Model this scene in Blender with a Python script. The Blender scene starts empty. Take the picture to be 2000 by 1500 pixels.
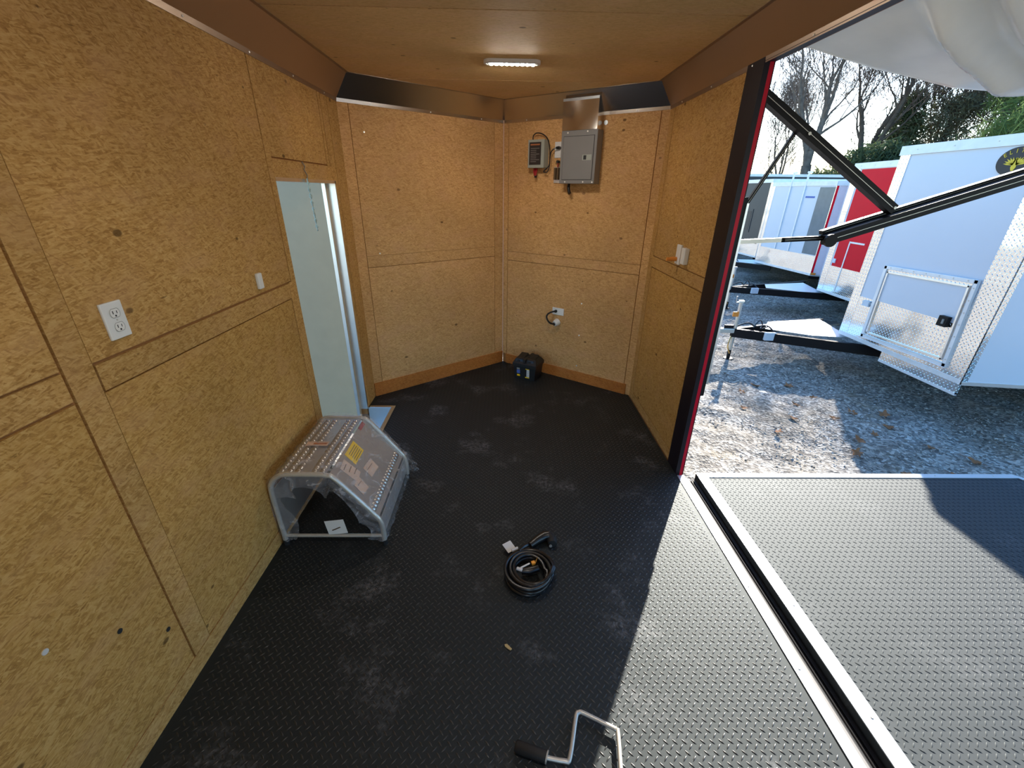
import bpy, bmesh, math, random
import numpy as np
from mathutils import Vector, Matrix
random.seed(7); rng = np.random.default_rng(7)
SC = bpy.context.scene
COL = SC.collection

# ------------------------------------------------------------------ camera
cam_d = bpy.data.cameras.new('camera'); cam = bpy.data.objects.new('camera', cam_d); COL.objects.link(cam)
right = Vector((0.99979563, -0.01377033, 0.01480121))
up = Vector((-0.00770172, 0.41748939, 0.90864916))
fwd = Vector((0.01869175, 0.90857745, -0.41729801))
cm = Matrix((right, up, -fwd)).transposed().to_4x4(); cm.translation = (0, 0, 1.7)
cam.matrix_world = cm
cam_d.sensor_width = 36; cam_d.lens = 819.337 / 2000 * 36
cam_d.clip_start = .02; cam_d.clip_end = 500
SC.camera = cam
# ------------------------------------------------------------------ world, sun, exposure
SUN_AZ = (0.505, 0.863); SUN_EL = math.radians(26.6)
W = bpy.data.worlds.new('sky'); SC.world = W; W.use_nodes = True
nt = W.node_tree; nt.nodes.clear()
out = nt.nodes.new('ShaderNodeOutputWorld'); bg = nt.nodes.new('ShaderNodeBackground')
sky = nt.nodes.new('ShaderNodeTexSky'); sky.sky_type = 'NISHITA'; sky.sun_disc = False
sky.sun_elevation = SUN_EL; sky.sun_rotation = math.atan2(SUN_AZ[0], SUN_AZ[1])
sky.air_density = 1.0; sky.dust_density = .5; sky.ozone_density = 3.0
tc = nt.nodes.new('ShaderNodeTexCoord'); mp = nt.nodes.new('ShaderNodeMapping'); mp.inputs['Scale'].default_value = (1, 1, 3.2)
nz = nt.nodes.new('ShaderNodeTexNoise'); nz.inputs['Scale'].default_value = 3.2; nz.inputs['Detail'].default_value = 7; nz.inputs['Roughness'].default_value = .62
rp = nt.nodes.new('ShaderNodeValToRGB'); rp.color_ramp.elements[0].position = .45; rp.color_ramp.elements[1].position = .62
mx = nt.nodes.new('ShaderNodeMixRGB'); mx.inputs[2].default_value = (4.2, 4.5, 4.9, 1)
nt.links.new(tc.outputs['Generated'], mp.inputs[0]); nt.links.new(mp.outputs[0], nz.inputs['Vector'])
nt.links.new(nz.outputs['Fac'], rp.inputs[0]); 
mm = nt.nodes.new('ShaderNodeMath'); mm.operation = 'MULTIPLY'; mm.inputs[1].default_value = .40
nt.links.new(rp.outputs[0], mm.inputs[0]); nt.links.new(mm.outputs[0], mx.inputs[0])
hs = nt.nodes.new('ShaderNodeHueSaturation'); hs.inputs['Saturation'].default_value = 1.45
nt.links.new(sky.outputs[0], hs.inputs['Color']); nt.links.new(hs.outputs[0], mx.inputs[1]); nt.links.new(mx.outputs[0], bg.inputs[0]); nt.links.new(bg.outputs[0], out.inputs[0])
bg.inputs[1].default_value = 0.41
sun_d = bpy.data.lights.new('sun', 'SUN'); sun = bpy.data.objects.new('sun', sun_d); COL.objects.link(sun)
sun_d.energy = 14.5; sun_d.angle = math.radians(.55); sun_d.color = (1, .92, .80)
sdir = Vector((SUN_AZ[0] * math.cos(SUN_EL), SUN_AZ[1] * math.cos(SUN_EL), math.sin(SUN_EL)))
sun.rotation_euler = sdir.to_track_quat('Z', 'Y').to_euler(); sun.location = (8, 14, 9)
LED_E = 550.0
vs = SC.view_settings; vs.view_transform = 'Standard'; vs.look = 'None'; vs.gamma = 1; vs.use_curve_mapping = False
vs.exposure = 0.30

# ------------------------------------------------------------------ materials
def nodes(name):
    m = bpy.data.materials.new(name); m.use_nodes = True
    t = m.node_tree; b = t.nodes['Principled BSDF']; return m, t, b
def N(t, kind, **kw):
    n = t.nodes.new(kind)
    for k, v in kw.items():
        if k in n.inputs.keys(): n.inputs[k].default_value = v
        else: setattr(n, k, v)
    return n
def L(t, a, b): t.links.new(a, b)
def ramp(t, fac, stops):
    r = t.nodes.new('ShaderNodeValToRGB'); e = r.color_ramp.elements
    while len(e) < len(stops): e.new(.5)
    for el, (p, c) in zip(e, stops):
        el.position = p; el.color = (c[0], c[1], c[2], 1) if not isinstance(c, float) else (c, c, c, 1)
    L(t, fac, r.inputs[0]); return r.outputs[0]
def mixc(t, fac, a, b, mode='MIX'):
    m = t.nodes.new('ShaderNodeMixRGB'); m.blend_type = mode
    for i, v in ((0, fac), (1, a), (2, b)):
        if hasattr(v, 'is_output') or isinstance(v, bpy.types.NodeSocket): L(t, v, m.inputs[i])
        else: m.inputs[i].default_value = v if i == 0 else (v[0], v[1], v[2], 1)
    return m.outputs[0]
def bumpn(t, b, h, strength=.3, dist=.002):
    n = N(t, 'ShaderNodeBump'); n.inputs['Strength'].default_value = strength; n.inputs['Distance'].default_value = dist
    L(t, h, n.inputs['Height']); L(t, n.outputs[0], b.inputs['Normal'])
def uvmap(t, scale=(1, 1, 1), rot=0.0, loc=(0, 0, 0)):
    c = t.nodes.new('ShaderNodeTexCoord'); m = t.nodes.new('ShaderNodeMapping')
    m.inputs['Scale'].default_value = scale; m.inputs['Rotation'].default_value = (0, 0, rot); m.inputs['Location'].default_value = loc
    L(t, c.outputs['UV'], m.inputs[0]); return m.outputs[0]

def plain(name, c, rough=.5, metal=0.0, spec=.5, var=.06, scale=9.0, bump=0.0):
    m, t, b = nodes(name)
    co = t.nodes.new('ShaderNodeTexCoord'); n = N(t, 'ShaderNodeTexNoise', Scale=scale, Detail=4.0)
    L(t, co.outputs['Object'], n.inputs['Vector'])
    lo = [max(0, x * (1 - var)) for x in c]; hi = [min(1, x * (1 + var)) for x in c]
    L(t, ramp(t, n.outputs['Fac'], [(.3, lo), (.7, hi)]), b.inputs['Base Color'])
    b.inputs['Roughness'].default_value = rough; b.inputs['Metallic'].default_value = metal
    b.inputs['Specular IOR Level'].default_value = spec
    if bump: bumpn(t, b, n.outputs['Fac'], bump, .003)
    return m

def osb(name, light, mid, dark, contrast=1.0, stretch=5.0, flat=False):
    """oriented strand board: layers of stretched flakes, each flake with its own tone"""
    m, t, b = nodes(name)
    col = None; hsum = None
    warp = N(t, 'ShaderNodeTexNoise', Scale=7.0, Detail=3.0)
    c0 = uvmap(t); L(t, c0, warp.inputs['Vector'])
    lay = [(.25, 20, 0), (-.55, 26, 3), (1.15, 24, 7), (.7, 44, 11), (-.15, 48, 17)]
    for i, (rot, sc, off) in enumerate(lay):
        ro = rot * (.35 if flat else 1)
        base = uvmap(t, (1, 1, 1), ro, (off, off * .7, 0))
        ad = N(t, 'ShaderNodeMixRGB', blend_type='ADD'); ad.inputs[0].default_value = .035
        L(t, base, ad.inputs[1]); L(t, warp.outputs['Color'], ad.inputs[2])
        st = t.nodes.new('ShaderNodeMapping'); st.inputs['Scale'].default_value = (sc, sc * stretch, 1); L(t, ad.outputs[0], st.inputs[0])
        v = N(t, 'ShaderNodeTexVoronoi', Scale=1.0, voronoi_dimensions='2D'); v.inputs['Randomness'].default_value = 1
        L(t, st.outputs[0], v.inputs['Vector'])
        sep = t.nodes.new('ShaderNodeSeparateColor'); L(t, v.outputs['Color'], sep.inputs[0])
        tone = sep.outputs[0]
        if col is None: col = tone
        else:
            sel = N(t, 'ShaderNodeMath', operation='GREATER_THAN'); sel.inputs[1].default_value = .5
            L(t, sep.outputs[1], sel.inputs[0])
            q = N(t, 'ShaderNodeMixRGB'); 
            ml = N(t, 'ShaderNodeMath', operation='MULTIPLY'); ml.inputs[1].default_value = .85; L(t, sel.outputs[0], ml.inputs[0])
            L(t, ml.outputs[0], q.inputs[0]); L(t, col, q.inputs[1]); L(t, tone, q.inputs[2]); col = q.outputs[0]
    fine = N(t, 'ShaderNodeTexNoise', Scale=1.0, Detail=5.0, Roughness=.7); L(t, uvmap(t, (60, 260, 1), .2), fine.inputs['Vector'])
    f3 = N(t, 'ShaderNodeTexNoise', Scale=1.0, Detail=6.0, Roughness=.75, Distortion=.6); L(t, uvmap(t, (30, 75, 1), -.35, (9, 2, 0)), f3.inputs['Vector'])
    fmix = mixc(t, .5, fine.outputs['Fac'], f3.outputs['Fac'])
    f2 = mixc(t, .55, col, ramp(t, fmix, [(.33, 0.0), (.67, 1.0)]))
    k = .5 * contrast
    rc = ramp(t, f2, [(.5 - k * .85, dark), (.5 - k * .35, [a * .55 + c * .45 for a, c in zip(mid, dark)]), (.5, mid), (.5 + k * .75, light)])
    # dark bark flecks
    fv = N(t, 'ShaderNodeTexNoise', Scale=1.0, Detail=3.0, Roughness=.5); L(t, uvmap(t, (24, 62, 1), .5, (3, 5, 0)), fv.inputs['Vector'])
    fm = ramp(t, fv.outputs['Fac'], [(.70, 0.0), (.75, .6)])
    rc = mixc(t, fm, rc, [x * .35 for x in dark])
    kn = N(t, 'ShaderNodeTexVoronoi', Scale=1.0, voronoi_dimensions='2D'); L(t, uvmap(t, (2.2, 3.4, 1), .3, (1, 9, 0)), kn.inputs['Vector'])
    ks = t.nodes.new('ShaderNodeSeparateColor'); L(t, kn.outputs['Color'], ks.inputs[0])
    kd = N(t, 'ShaderNodeMath', operation='MULTIPLY_ADD'); L(t, ks.outputs[0], kd.inputs[0]); kd.inputs[1].default_value = .055; L(t, kn.outputs['Distance'], kd.inputs[2])
    rc = mixc(t, ramp(t, kd.outputs[0], [(.030, .8), (.042, 0.0)]), rc, [x * .3 for x in dark])
    pk = N(t, 'ShaderNodeTexNoise', Scale=1.0, Detail=2.0); L(t, uvmap(t, (5, 9, 1), -.2, (4, 1, 0)), pk.inputs['Vector'])
    rc = mixc(t, ramp(t, pk.outputs['Fac'], [(.5, 0.0), (.68, .35)]), rc, [light[0] * .9, light[1] * .82, light[2] * .95])
    big = N(t, 'ShaderNodeTexNoise', Scale=1.6, Detail=2.0); L(t, c0, big.inputs['Vector'])
    rc = mixc(t, 1.0, rc, ramp(t, big.outputs['Fac'], [(.3, (.86, .86, .84)), (.7, (1.08, 1.07, 1.05))]), 'MULTIPLY')
    L(t, rc, b.inputs['Base Color'])
    b.inputs['Roughness'].default_value = .72; b.inputs['Specular IOR Level'].default_value = .2
    bumpn(t, b, f2, .25, .002)
    return m
M = {}
M['osb'] = osb('osb_tan', (.62, .385, .15), (.51, .285, .088), (.30, .145, .038), .8)
M['osb_low'] = osb('osb_tan_lower', (.61, .37, .13), (.50, .275, .075), (.29, .138, .034), .8)
M['osb_nose'] = osb('osb_warm', (.74, .45, .20), (.62, .35, .14), (.42, .205, .065), .85)
M['osb_ceil'] = osb('osb_ceiling', (.84, .60, .30), (.76, .52, .24), (.58, .37, .15), 1.0, 8.0, True)
M['osb_base'] = osb('osb_baseboard', (.60, .24, .06), (.48, .17, .035), (.30, .09, .018), 1.0)
M['groove'] = plain('raw_board_groove', (.34, .145, .04), .8)
M['crown'] = plain('brushed_aluminium', (.50, .46, .42), .24, 1.0, var=.03, scale=3)
M['crown_dull'] = plain('aluminium_brown_reflection', (.36, .27, .20), .38, .85, var=.03, scale=3)  # brown reflection of the boards is put into the metal colour
M['alu'] = plain('mill_aluminium', (.80, .81, .82), .33, 1.0, var=.05)
M['alu_bright'] = plain('bright_aluminium', (.52, .56, .59), .4, .75, var=.04)
M['black'] = plain('black_paint', (.012, .008, .013), .45, 0, .25)
M['blackmet'] = plain('black_anodised', (.008, .007, .008), .5, 0, .2)
M['rubber'] = plain('black_rubber', (.012, .012, .013), .6)
M['cord'] = plain('black_cord', (.010, .010, .011), .3, 0, .6)
M['white'] = plain('white_plastic', (.78, .77, .74), .4, var=.02)
M['slot'] = plain('dark_slot', (.02, .02, .02), .6)
M['redpaint'] = plain('red_paint', (.78, .003, .02), .45, 0, .12, var=.02)
M['darkred'] = plain('red_exterior_skin', (.52, .004, .025), .4, 0, .2, var=.02)
M['greybox'] = plain('grey_enamel', (.22, .212, .205), .45, 0, .4, var=.02)
M['greycharger'] = plain('grey_enamel_light', (.36, .38, .33), .45, var=.02)
M['label_black'] = plain('black_label', (.03, .022, .02), .5)
M['orange'] = plain('orange_plastic', (.75, .25, .03), .45)
M['orange_print'] = plain('orange_print', (.45, .16, .06), .5)
M['grey_print'] = plain('grey_print', (.25, .24, .22), .5)
M['blue_print'] = plain('blue_print', (.08, .14, .45), .5)
M['yellow'] = plain('yellow_sticker', (.95, .58, .0), .5, var=.03)
M['card'] = plain('tan_paper', (.66, .45, .33), .7, var=.05)
M['print_dark'] = plain('dark_print', (.12, .07, .03), .6)
M['red_lead'] = plain('red_insulation', (.35, .015, .02), .4)
M['brass'] = plain('brass', (.75, .48, .15), .25, 1.0)
M['copper'] = plain('orange_prong_cap', (.8, .33, .04), .35, .3)
M['doorskin'] = plain('warm_lit_door_skin', (.44, .335, .21), .35, var=.03)  # warm light on the white door is put into this tan colour
M['batt'] = plain('black_battery_plastic', (.012, .012, .013), .42)
M['wood_chip'] = plain('wood_chip', (.55, .38, .16), .8)
M['steel'] = plain('zinc_steel', (.62, .60, .55), .35, .55)
M['slate'] = plain('slate_glossy_panel', (.16, .20, .22), .15)
M['stepmetal'] = plain('dull_step_aluminium', (.50, .49, .48), .36, .7, var=.08, scale=6)
M['screw'] = plain('screw_head', (.9, .88, .82), .3, .4)
M['trailer_white'] = plain('white_trailer_skin', (.68, .72, .78), .22, 0, .6, var=.02, scale=1)
M['trailer_grey'] = plain('dark_trailer_skin', (.028, .032, .036), .45)
M['trailer_red_reflect'] = plain('white_side_red_reflection', (.74, .62, .68), .22, 0, .6, var=.03)  # white side wall with its red reflection mixed into the colour
M['hatch_white'] = plain('hatch_trim_white', (.78, .80, .82), .35, .2)
M['jbox'] = plain('grey_plastic_box', (.62, .68, .75), .5)
M['bark'] = plain('grey_bark', (.15, .12, .095), .9, var=.35, scale=5)
M['bark_dark'] = plain('dark_bark', (.10, .075, .055), .9, var=.3, scale=5)
M['gold'] = plain('gold_print', (.85, .58, .02), .4)
M['lens_clear'] = plain('light_bezel', (.80, .78, .74), .4, var=.02)
M['tooth'] = plain('tread_tooth', (.62, .60, .57), .3, 1.0)

def emat(name, c, e):
    m, t, b = nodes(name); b.inputs['Base Color'].default_value = (*c, 1)
    b.inputs['Emission Color'].default_value = (*c, 1); b.inputs['Emission Strength'].default_value = e; return m
M['led'] = emat('led_emitter', (1.0, .93, .84), LED_E)

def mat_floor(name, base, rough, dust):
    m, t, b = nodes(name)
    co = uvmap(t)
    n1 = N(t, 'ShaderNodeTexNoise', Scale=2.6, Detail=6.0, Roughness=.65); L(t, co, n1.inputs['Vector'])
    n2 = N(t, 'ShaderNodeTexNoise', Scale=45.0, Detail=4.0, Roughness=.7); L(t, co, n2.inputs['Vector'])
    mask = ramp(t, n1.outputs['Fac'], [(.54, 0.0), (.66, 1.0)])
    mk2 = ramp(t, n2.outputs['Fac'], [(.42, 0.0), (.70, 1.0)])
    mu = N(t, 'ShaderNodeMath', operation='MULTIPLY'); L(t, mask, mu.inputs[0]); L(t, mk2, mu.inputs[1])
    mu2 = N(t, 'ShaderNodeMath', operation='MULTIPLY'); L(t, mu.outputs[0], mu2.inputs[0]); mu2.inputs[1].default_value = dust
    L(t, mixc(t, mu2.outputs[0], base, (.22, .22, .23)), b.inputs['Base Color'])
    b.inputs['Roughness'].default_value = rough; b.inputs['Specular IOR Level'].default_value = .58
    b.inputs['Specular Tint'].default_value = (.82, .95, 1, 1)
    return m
M['lug'] = plain('tread_lug_rubber', (.012, .014, .016), .36, 0, .75)
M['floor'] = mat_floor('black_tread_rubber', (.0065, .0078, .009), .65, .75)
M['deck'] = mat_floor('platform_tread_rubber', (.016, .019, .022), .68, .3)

def mat_glossmetal():
    m, t, b = nodes('polished_steel_chase')
    b.inputs['Base Color'].default_value = (.80, .76, .70, 1); b.inputs['Metallic'].default_value = 1; b.inputs['Roughness'].default_value = .2
    co = t.nodes.new('ShaderNodeTexCoord'); n = N(t, 'ShaderNodeTexNoise', Scale=3.0, Detail=1.0); L(t, co.outputs['Object'], n.inputs['Vector'])
    bumpn(t, b, n.outputs['Fac'], .6, .10); return m
M['polished'] = mat_glossmetal()

def mat_treadplate(name, base, metal, rough, scale=30.0, bs=.5):
    """polished aluminium tread plate: alternating diagonal lugs as fine relief"""
    m, t, b = nodes(name)
    co = uvmap(t, (scale, scale, 1), math.pi / 4)
    sx = t.nodes.new('ShaderNodeSeparateXYZ'); L(t, co, sx.inputs[0])
    ck = N(t, 'ShaderNodeTexChecker', Scale=1.0); L(t, co, ck.inputs['Vector'])
    def lug(a, bb):
        f1 = N(t, 'ShaderNodeMath', operation='FRACT'); L(t, a, f1.inputs[0])
        f2 = N(t, 'ShaderNodeMath', operation='FRACT'); L(t, bb, f2.inputs[0])
        d1 = N(t, 'ShaderNodeMath', operation='SUBTRACT'); L(t, f1.outputs[0], d1.inputs[0]); d1.inputs[1].default_value = .5
        d2 = N(t, 'ShaderNodeMath', operation='SUBTRACT'); L(t, f2.outputs[0], d2.inputs[0]); d2.inputs[1].default_value = .5
        a1 = N(t, 'ShaderNodeMath', operation='ABSOLUTE'); L(t, d1.outputs[0], a1.inputs[0])
        a2 = N(t, 'ShaderNodeMath', operation='ABSOLUTE'); L(t, d2.outputs[0], a2.inputs[0])
        s = N(t, 'ShaderNodeMath', operation='MULTIPLY'); L(t, a1.outputs[0], s.inputs[0]); s.inputs[1].default_value = 1.1
        u = N(t, 'ShaderNodeMath', operation='MULTIPLY'); L(t, a2.outputs[0], u.inputs[0]); u.inputs[1].default_value = 4.2
        ad = N(t, 'ShaderNodeMath', operation='ADD'); L(t, s.outputs[0], ad.inputs[0]); L(t, u.outputs[0], ad.inputs[1])
        iv = N(t, 'ShaderNodeMath', operation='SUBTRACT', use_clamp=True); iv.inputs[0].default_value = .62; L(t, ad.outputs[0], iv.inputs[1])
        return iv.outputs[0]
    h = mixc(t, ck.outputs['Fac'], lug(sx.outputs[0], sx.outputs[1]), lug(sx.outputs[1], sx.outputs[0]))
    nb = N(t, 'ShaderNodeTexNoise', Scale=1.3, Detail=2.0); L(t, uvmap(t), nb.inputs['Vector'])
    bp0 = N(t, 'ShaderNodeBump'); bp0.inputs['Strength'].default_value = .5; bp0.inputs['Distance'].default_value = .05; L(t, nb.outputs['Fac'], bp0.inputs['Height'])
    bp = N(t, 'ShaderNodeBump'); bp.inputs['Strength'].default_value = bs; bp.inputs['Distance'].default_value = .012; L(t, h, bp.inputs['Height']); L(t, bp0.outputs[0], bp.inputs['Normal'])
    L(t, bp.outputs[0], b.inputs['Normal'])
    b.inputs['Base Color'].default_value = (*base, 1); b.inputs['Metallic'].default_value = metal; b.inputs['Roughness'].default_value = rough
    return m
M['tread'] = mat_treadplate('polished_tread_plate', (.88, .88, .87), 1.0, .16)
M['tread_bright'] = mat_treadplate('tongue_tread_plate', (.9, .9, .9), .8, .4)

def mat_gravel():
    m, t, b = nodes('gravel')
    co = t.nodes.new('ShaderNodeTexCoord')
    v = N(t, 'ShaderNodeTexVoronoi', Scale=38.0); L(t, co.outputs['Object'], v.inputs['Vector'])
    s = t.nodes.new('ShaderNodeSeparateColor'); L(t, v.outputs['Color'], s.inputs[0])
    c1 = ramp(t, s.outputs[0], [(0, (.13, .12, .11)), (.45, (.27, .25, .225)), (.8, (.41, .38, .34)), (1, (.60, .57, .52))])
    n = N(t, 'ShaderNodeTexNoise', Scale=.9, Detail=6.0, Roughness=.6); L(t, co.outputs['Object'], n.inputs['Vector'])
    c2 = mixc(t, 1.0, c1, ramp(t, n.outputs['Fac'], [(.32, (.62, .56, .47)), (.55, (1, .98, .94)), (.75, (1.1, 1.1, 1.1))]), 'MULTIPLY')
    d = N(t, 'ShaderNodeTexNoise', Scale=2.2, Detail=7.0, Roughness=.7); L(t, co.outputs['Object'], d.inputs['Vector'])
    c3 = mixc(t, ramp(t, d.outputs['Fac'], [(.56, 0.0), (.68, .55)]), c2, (.20, .155, .095))
    L(t, c3, b.inputs['Base Color']); b.inputs['Roughness'].default_value = .9; b.inputs['Specular IOR Level'].default_value = .25
    n2 = N(t, 'ShaderNodeTexNoise', Scale=60.0, Detail=4.0); L(t, co.outputs['Object'], n2.inputs['Vector'])
    hh = mixc(t, .5, v.outputs['Distance'], n2.outputs['Fac'])
    bumpn(t, b, hh, .9, .02)
    return m
M['gravel'] = mat_gravel()
def mat_pebble():
    m, t, b = nodes('pebbles'); oi = t.nodes.new('ShaderNodeTexCoord'); n = N(t, 'ShaderNodeTexVoronoi', Scale=22.0); L(t, oi.outputs['Object'], n.inputs['Vector'])
    s = t.nodes.new('ShaderNodeSeparateColor'); L(t, n.outputs['Color'], s.inputs[0])
    L(t, ramp(t, s.outputs[0], [(0, (.18, .17, .155)), (.6, (.38, .355, .32)), (1, (.62, .6, .55))]), b.inputs['Base Color']); b.inputs['Roughness'].default_value = .85; return m
M['pebble'] = mat_pebble()
def mat_leaf(name, c0, c1, trans=.25):
    m, t, b = nodes(name); co = t.nodes.new('ShaderNodeTexCoord'); n = N(t, 'ShaderNodeTexNoise', Scale=1.1, Detail=5.0); L(t, co.outputs['Object'], n.inputs['Vector'])
    L(t, ramp(t, n.outputs['Fac'], [(.35, c0), (.65, c1)]), b.inputs['Base Color']); b.inputs['Roughness'].default_value = .7
    b.inputs['Specular IOR Level'].default_value = .2
    tr = t.nodes.new('ShaderNodeBsdfTranslucent'); ms = t.nodes.new('ShaderNodeMixShader'); ms.inputs[0].default_value = trans
    L(t, ramp(t, n.outputs['Fac'], [(.35, c0), (.65, c1)]), tr.inputs[0])
    o = t.nodes['Material Output']; L(t, b.outputs[0], ms.inputs[1]); L(t, tr.outputs[0], ms.inputs[2]); L(t, ms.outputs[0], o.inputs[0]); return m
M['cedar'] = mat_leaf('cedar_green', (.05, .07, .03), (.12, .15, .07))
M['pine'] = mat_leaf('pine_green', (.11, .17, .05), (.26, .34, .11), .4)
M['scrub'] = mat_leaf('scrub_grey_green', (.10, .095, .06), (.17, .165, .09))
M['oakleaf'] = mat_leaf('dry_oak_leaf', (.24, .10, .04), (.42, .20, .09), .1)

def mat_film():
    m, t, b = nodes('clear_wrap_film'); o = t.nodes['Material Output']
    co = t.nodes.new('ShaderNodeTexCoord')
    w = N(t, 'ShaderNodeTexNoise', Scale=9.0, Detail=5.0, Roughness=.6, Distortion=2.5); L(t, co.outputs['Object'], w.inputs['Vector'])
    b.inputs['Base Color'].default_value = (.75, .73, .76, 1); b.inputs['Roughness'].default_value = .22
    tr = t.nodes.new('ShaderNodeBsdfTransparent'); ms = t.nodes.new('ShaderNodeMixShader')
    L(t, ramp(t, w.outputs['Fac'], [(.35, .08), (.56, .17), (.70, .5)]), ms.inputs[0])
    L(t, tr.outputs[0], ms.inputs[1]); L(t, b.outputs[0], ms.inputs[2]); L(t, ms.outputs[0], o.inputs[0])
    bumpn(t, b, w.outputs['Fac'], .8, .02); return m
M['film'] = mat_film()
def mat_awning():
    m, t, b = nodes('awning_vinyl'); b.inputs['Base Color'].default_value = (.50, .50, .48, 1); b.inputs['Roughness'].default_value = .24
    b.inputs['Specular IOR Level'].default_value = .6
    co = t.nodes.new('ShaderNodeTexCoord'); n = N(t, 'ShaderNodeTexNoise', Scale=6.0, Detail=4.0); L(t, co.outputs['Object'], n.inputs['Vector'])
    L(t, ramp(t, n.outputs['Fac'], [(.3, (.76, .76, .72)), (.7, (.84, .84, .80))]), b.inputs['Base Color'])
    tr = t.nodes.new('ShaderNodeBsdfTranslucent'); tr.inputs[0].default_value = (.8, .8, .76, 1); ms = t.nodes.new('ShaderNodeMixShader'); ms.inputs[0].default_value = .16
    L(t, b.outputs[0], ms.inputs[1]); L(t, tr.outputs[0], ms.inputs[2]); L(t, ms.outputs[0], t.nodes['Material Output'].inputs[0]); return m
M['awning'] = mat_awning()

# ------------------------------------------------------------------ mesh helpers
def setprops(o, label=None, cat=None, group=None, kind=None):
    if label: o['label'] = label
    if cat: o['category'] = cat
    if group: o['group'] = group
    if kind: o['kind'] = kind
    return o
class MB:
    def __init__(s): s.v = []; s.f = []; s.mi = []; s.cur = 0
    def add(s, vs, fs):
        k = len(s.v); s.v += [tuple(p) for p in vs]; s.f += [tuple(i + k for i in f) for f in fs]; s.mi += [s.cur] * len(fs)
    def box(s, x0, x1, y0, y1, z0, z1):
        s.obox(Vector(((x0 + x1) / 2, (y0 + y1) / 2, (z0 + z1) / 2)), (1, 0, 0), (0, 1, 0), (0, 0, 1), abs(x1 - x0), abs(y1 - y0), abs(z1 - z0)); return s
    def obox(s, c, a, b, n, la, lb, ln, bev=0.0):
        c = Vector(c); a = Vector(a) * la / 2; b = Vector(b) * lb / 2; n = Vector(n) * ln / 2
        if a.cross(b).dot(n) < 0: a = -a
        if not bev:
            p = [c - a - b - n, c + a - b - n, c + a + b - n, c - a + b - n, c - a - b + n, c + a - b + n, c + a + b + n, c - a + b + n]
            s.add(p, [(0, 3, 2, 1), (4, 5, 6, 7), (0, 1, 5, 4), (1, 2, 6, 5), (2, 3, 7, 6), (3, 0, 4, 7)])
        else:
            bm = bmesh.new(); bmesh.ops.create_cube(bm, size=2)
            A, B, C3 = a, b, n
            for v in bm.verts: v.co = c + A * v.co.x + B * v.co.y + C3 * v.co.z
            bmesh.ops.bevel(bm, geom=bm.edges[:], offset=bev, segments=2, affect='EDGES', profile=.6)
            bm.verts.index_update(); s.add([v.co.copy() for v in bm.verts], [[v.index for v in f.verts] for f in bm.faces]); bm.free()
        return s
    def prism(s, pts, d):
        """pts: closed 3-D polygon, d: extrusion vector"""
        d = Vector(d); n = len(pts); p = [Vector(q) for q in pts]
        s.add(p + [q + d for q in p], [tuple(range(n - 1, -1, -1)), tuple(range(n, 2 * n))] + [(i, (i + 1) % n, n + (i + 1) % n, n + i) for i in range(n)]); return s
    def tube(s, pts, r, seg=8, caps=True, closed=False):
        P = [Vector(p) for p in pts]; n = len(P); R = r if isinstance(r, (list, tuple)) else [r] * n
        vs = []; prev = None
        for i in range(n):
            if closed: d = (P[(i + 1) % n] - P[i - 1])
            else: d = (P[min(i + 1, n - 1)] - P[max(i - 1, 0)])
            d.normalize()
            if prev is None:
                u = d.cross(Vector((0, 0, 1)));
                if u.length < .1: u = d.cross(Vector((1, 0, 0)))
            else: u = prev - d * prev.dot(d)
            u.normalize(); w = d.cross(u); prev = u
            for k in range(seg):
                a = 2 * math.pi * k / seg; vs.append(P[i] + (u * math.cos(a) + w * math.sin(a)) * R[i])
        fs = []
        m = n if closed else n - 1
        for i in range(m):
            j = (i + 1) % n
            for k in range(seg):
                q = (k + 1) % seg; fs.append((i * seg + k, i * seg + q, j * seg + q, j * seg + k))
        if caps and not closed: fs += [tuple(range(seg - 1, -1, -1)), tuple(range((n - 1) * seg, n * seg))]
        s.add(vs, fs); return s
    def disc(s, c, n, r, h, seg=16, r2=None):
        c = Vector(c); n = Vector(n).normalized(); return s.tube([c, c + n * h], [r, r2 if r2 is not None else r], seg)
    def build(s, name, mats, parent=None, smooth=False, loc=None, uvoff=True):
        loc = Vector(loc) if loc is not None else (parent_world(parent) if parent else Vector((0, 0, 0)))
        me = bpy.data.meshes.new(name); me.from_pydata([tuple(Vector(p) - loc) for p in s.v], [], s.f); 
        mats = mats if isinstance(mats, (list, tuple)) else [mats]
        for m in mats: me.materials.append(M[m] if isinstance(m, str) else m)
        if len(mats) > 1: me.polygons.foreach_set('material_index', s.mi)
        uvs(me, uvoff, loc)
        if smooth: me.polygons.foreach_set('use_smooth', [True] * len(me.polygons)); 
        me.update()
        if smooth is True: me.set_sharp_from_angle(angle=math.radians(40))
        o = bpy.data.objects.new(name, me); COL.objects.link(o)
        if parent: o.parent = parent
        else: o.location = loc
        return o
def parent_world(p):
    v = Vector((0, 0, 0))
    while p is not None: v += p.location; p = p.parent
    return v
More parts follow.
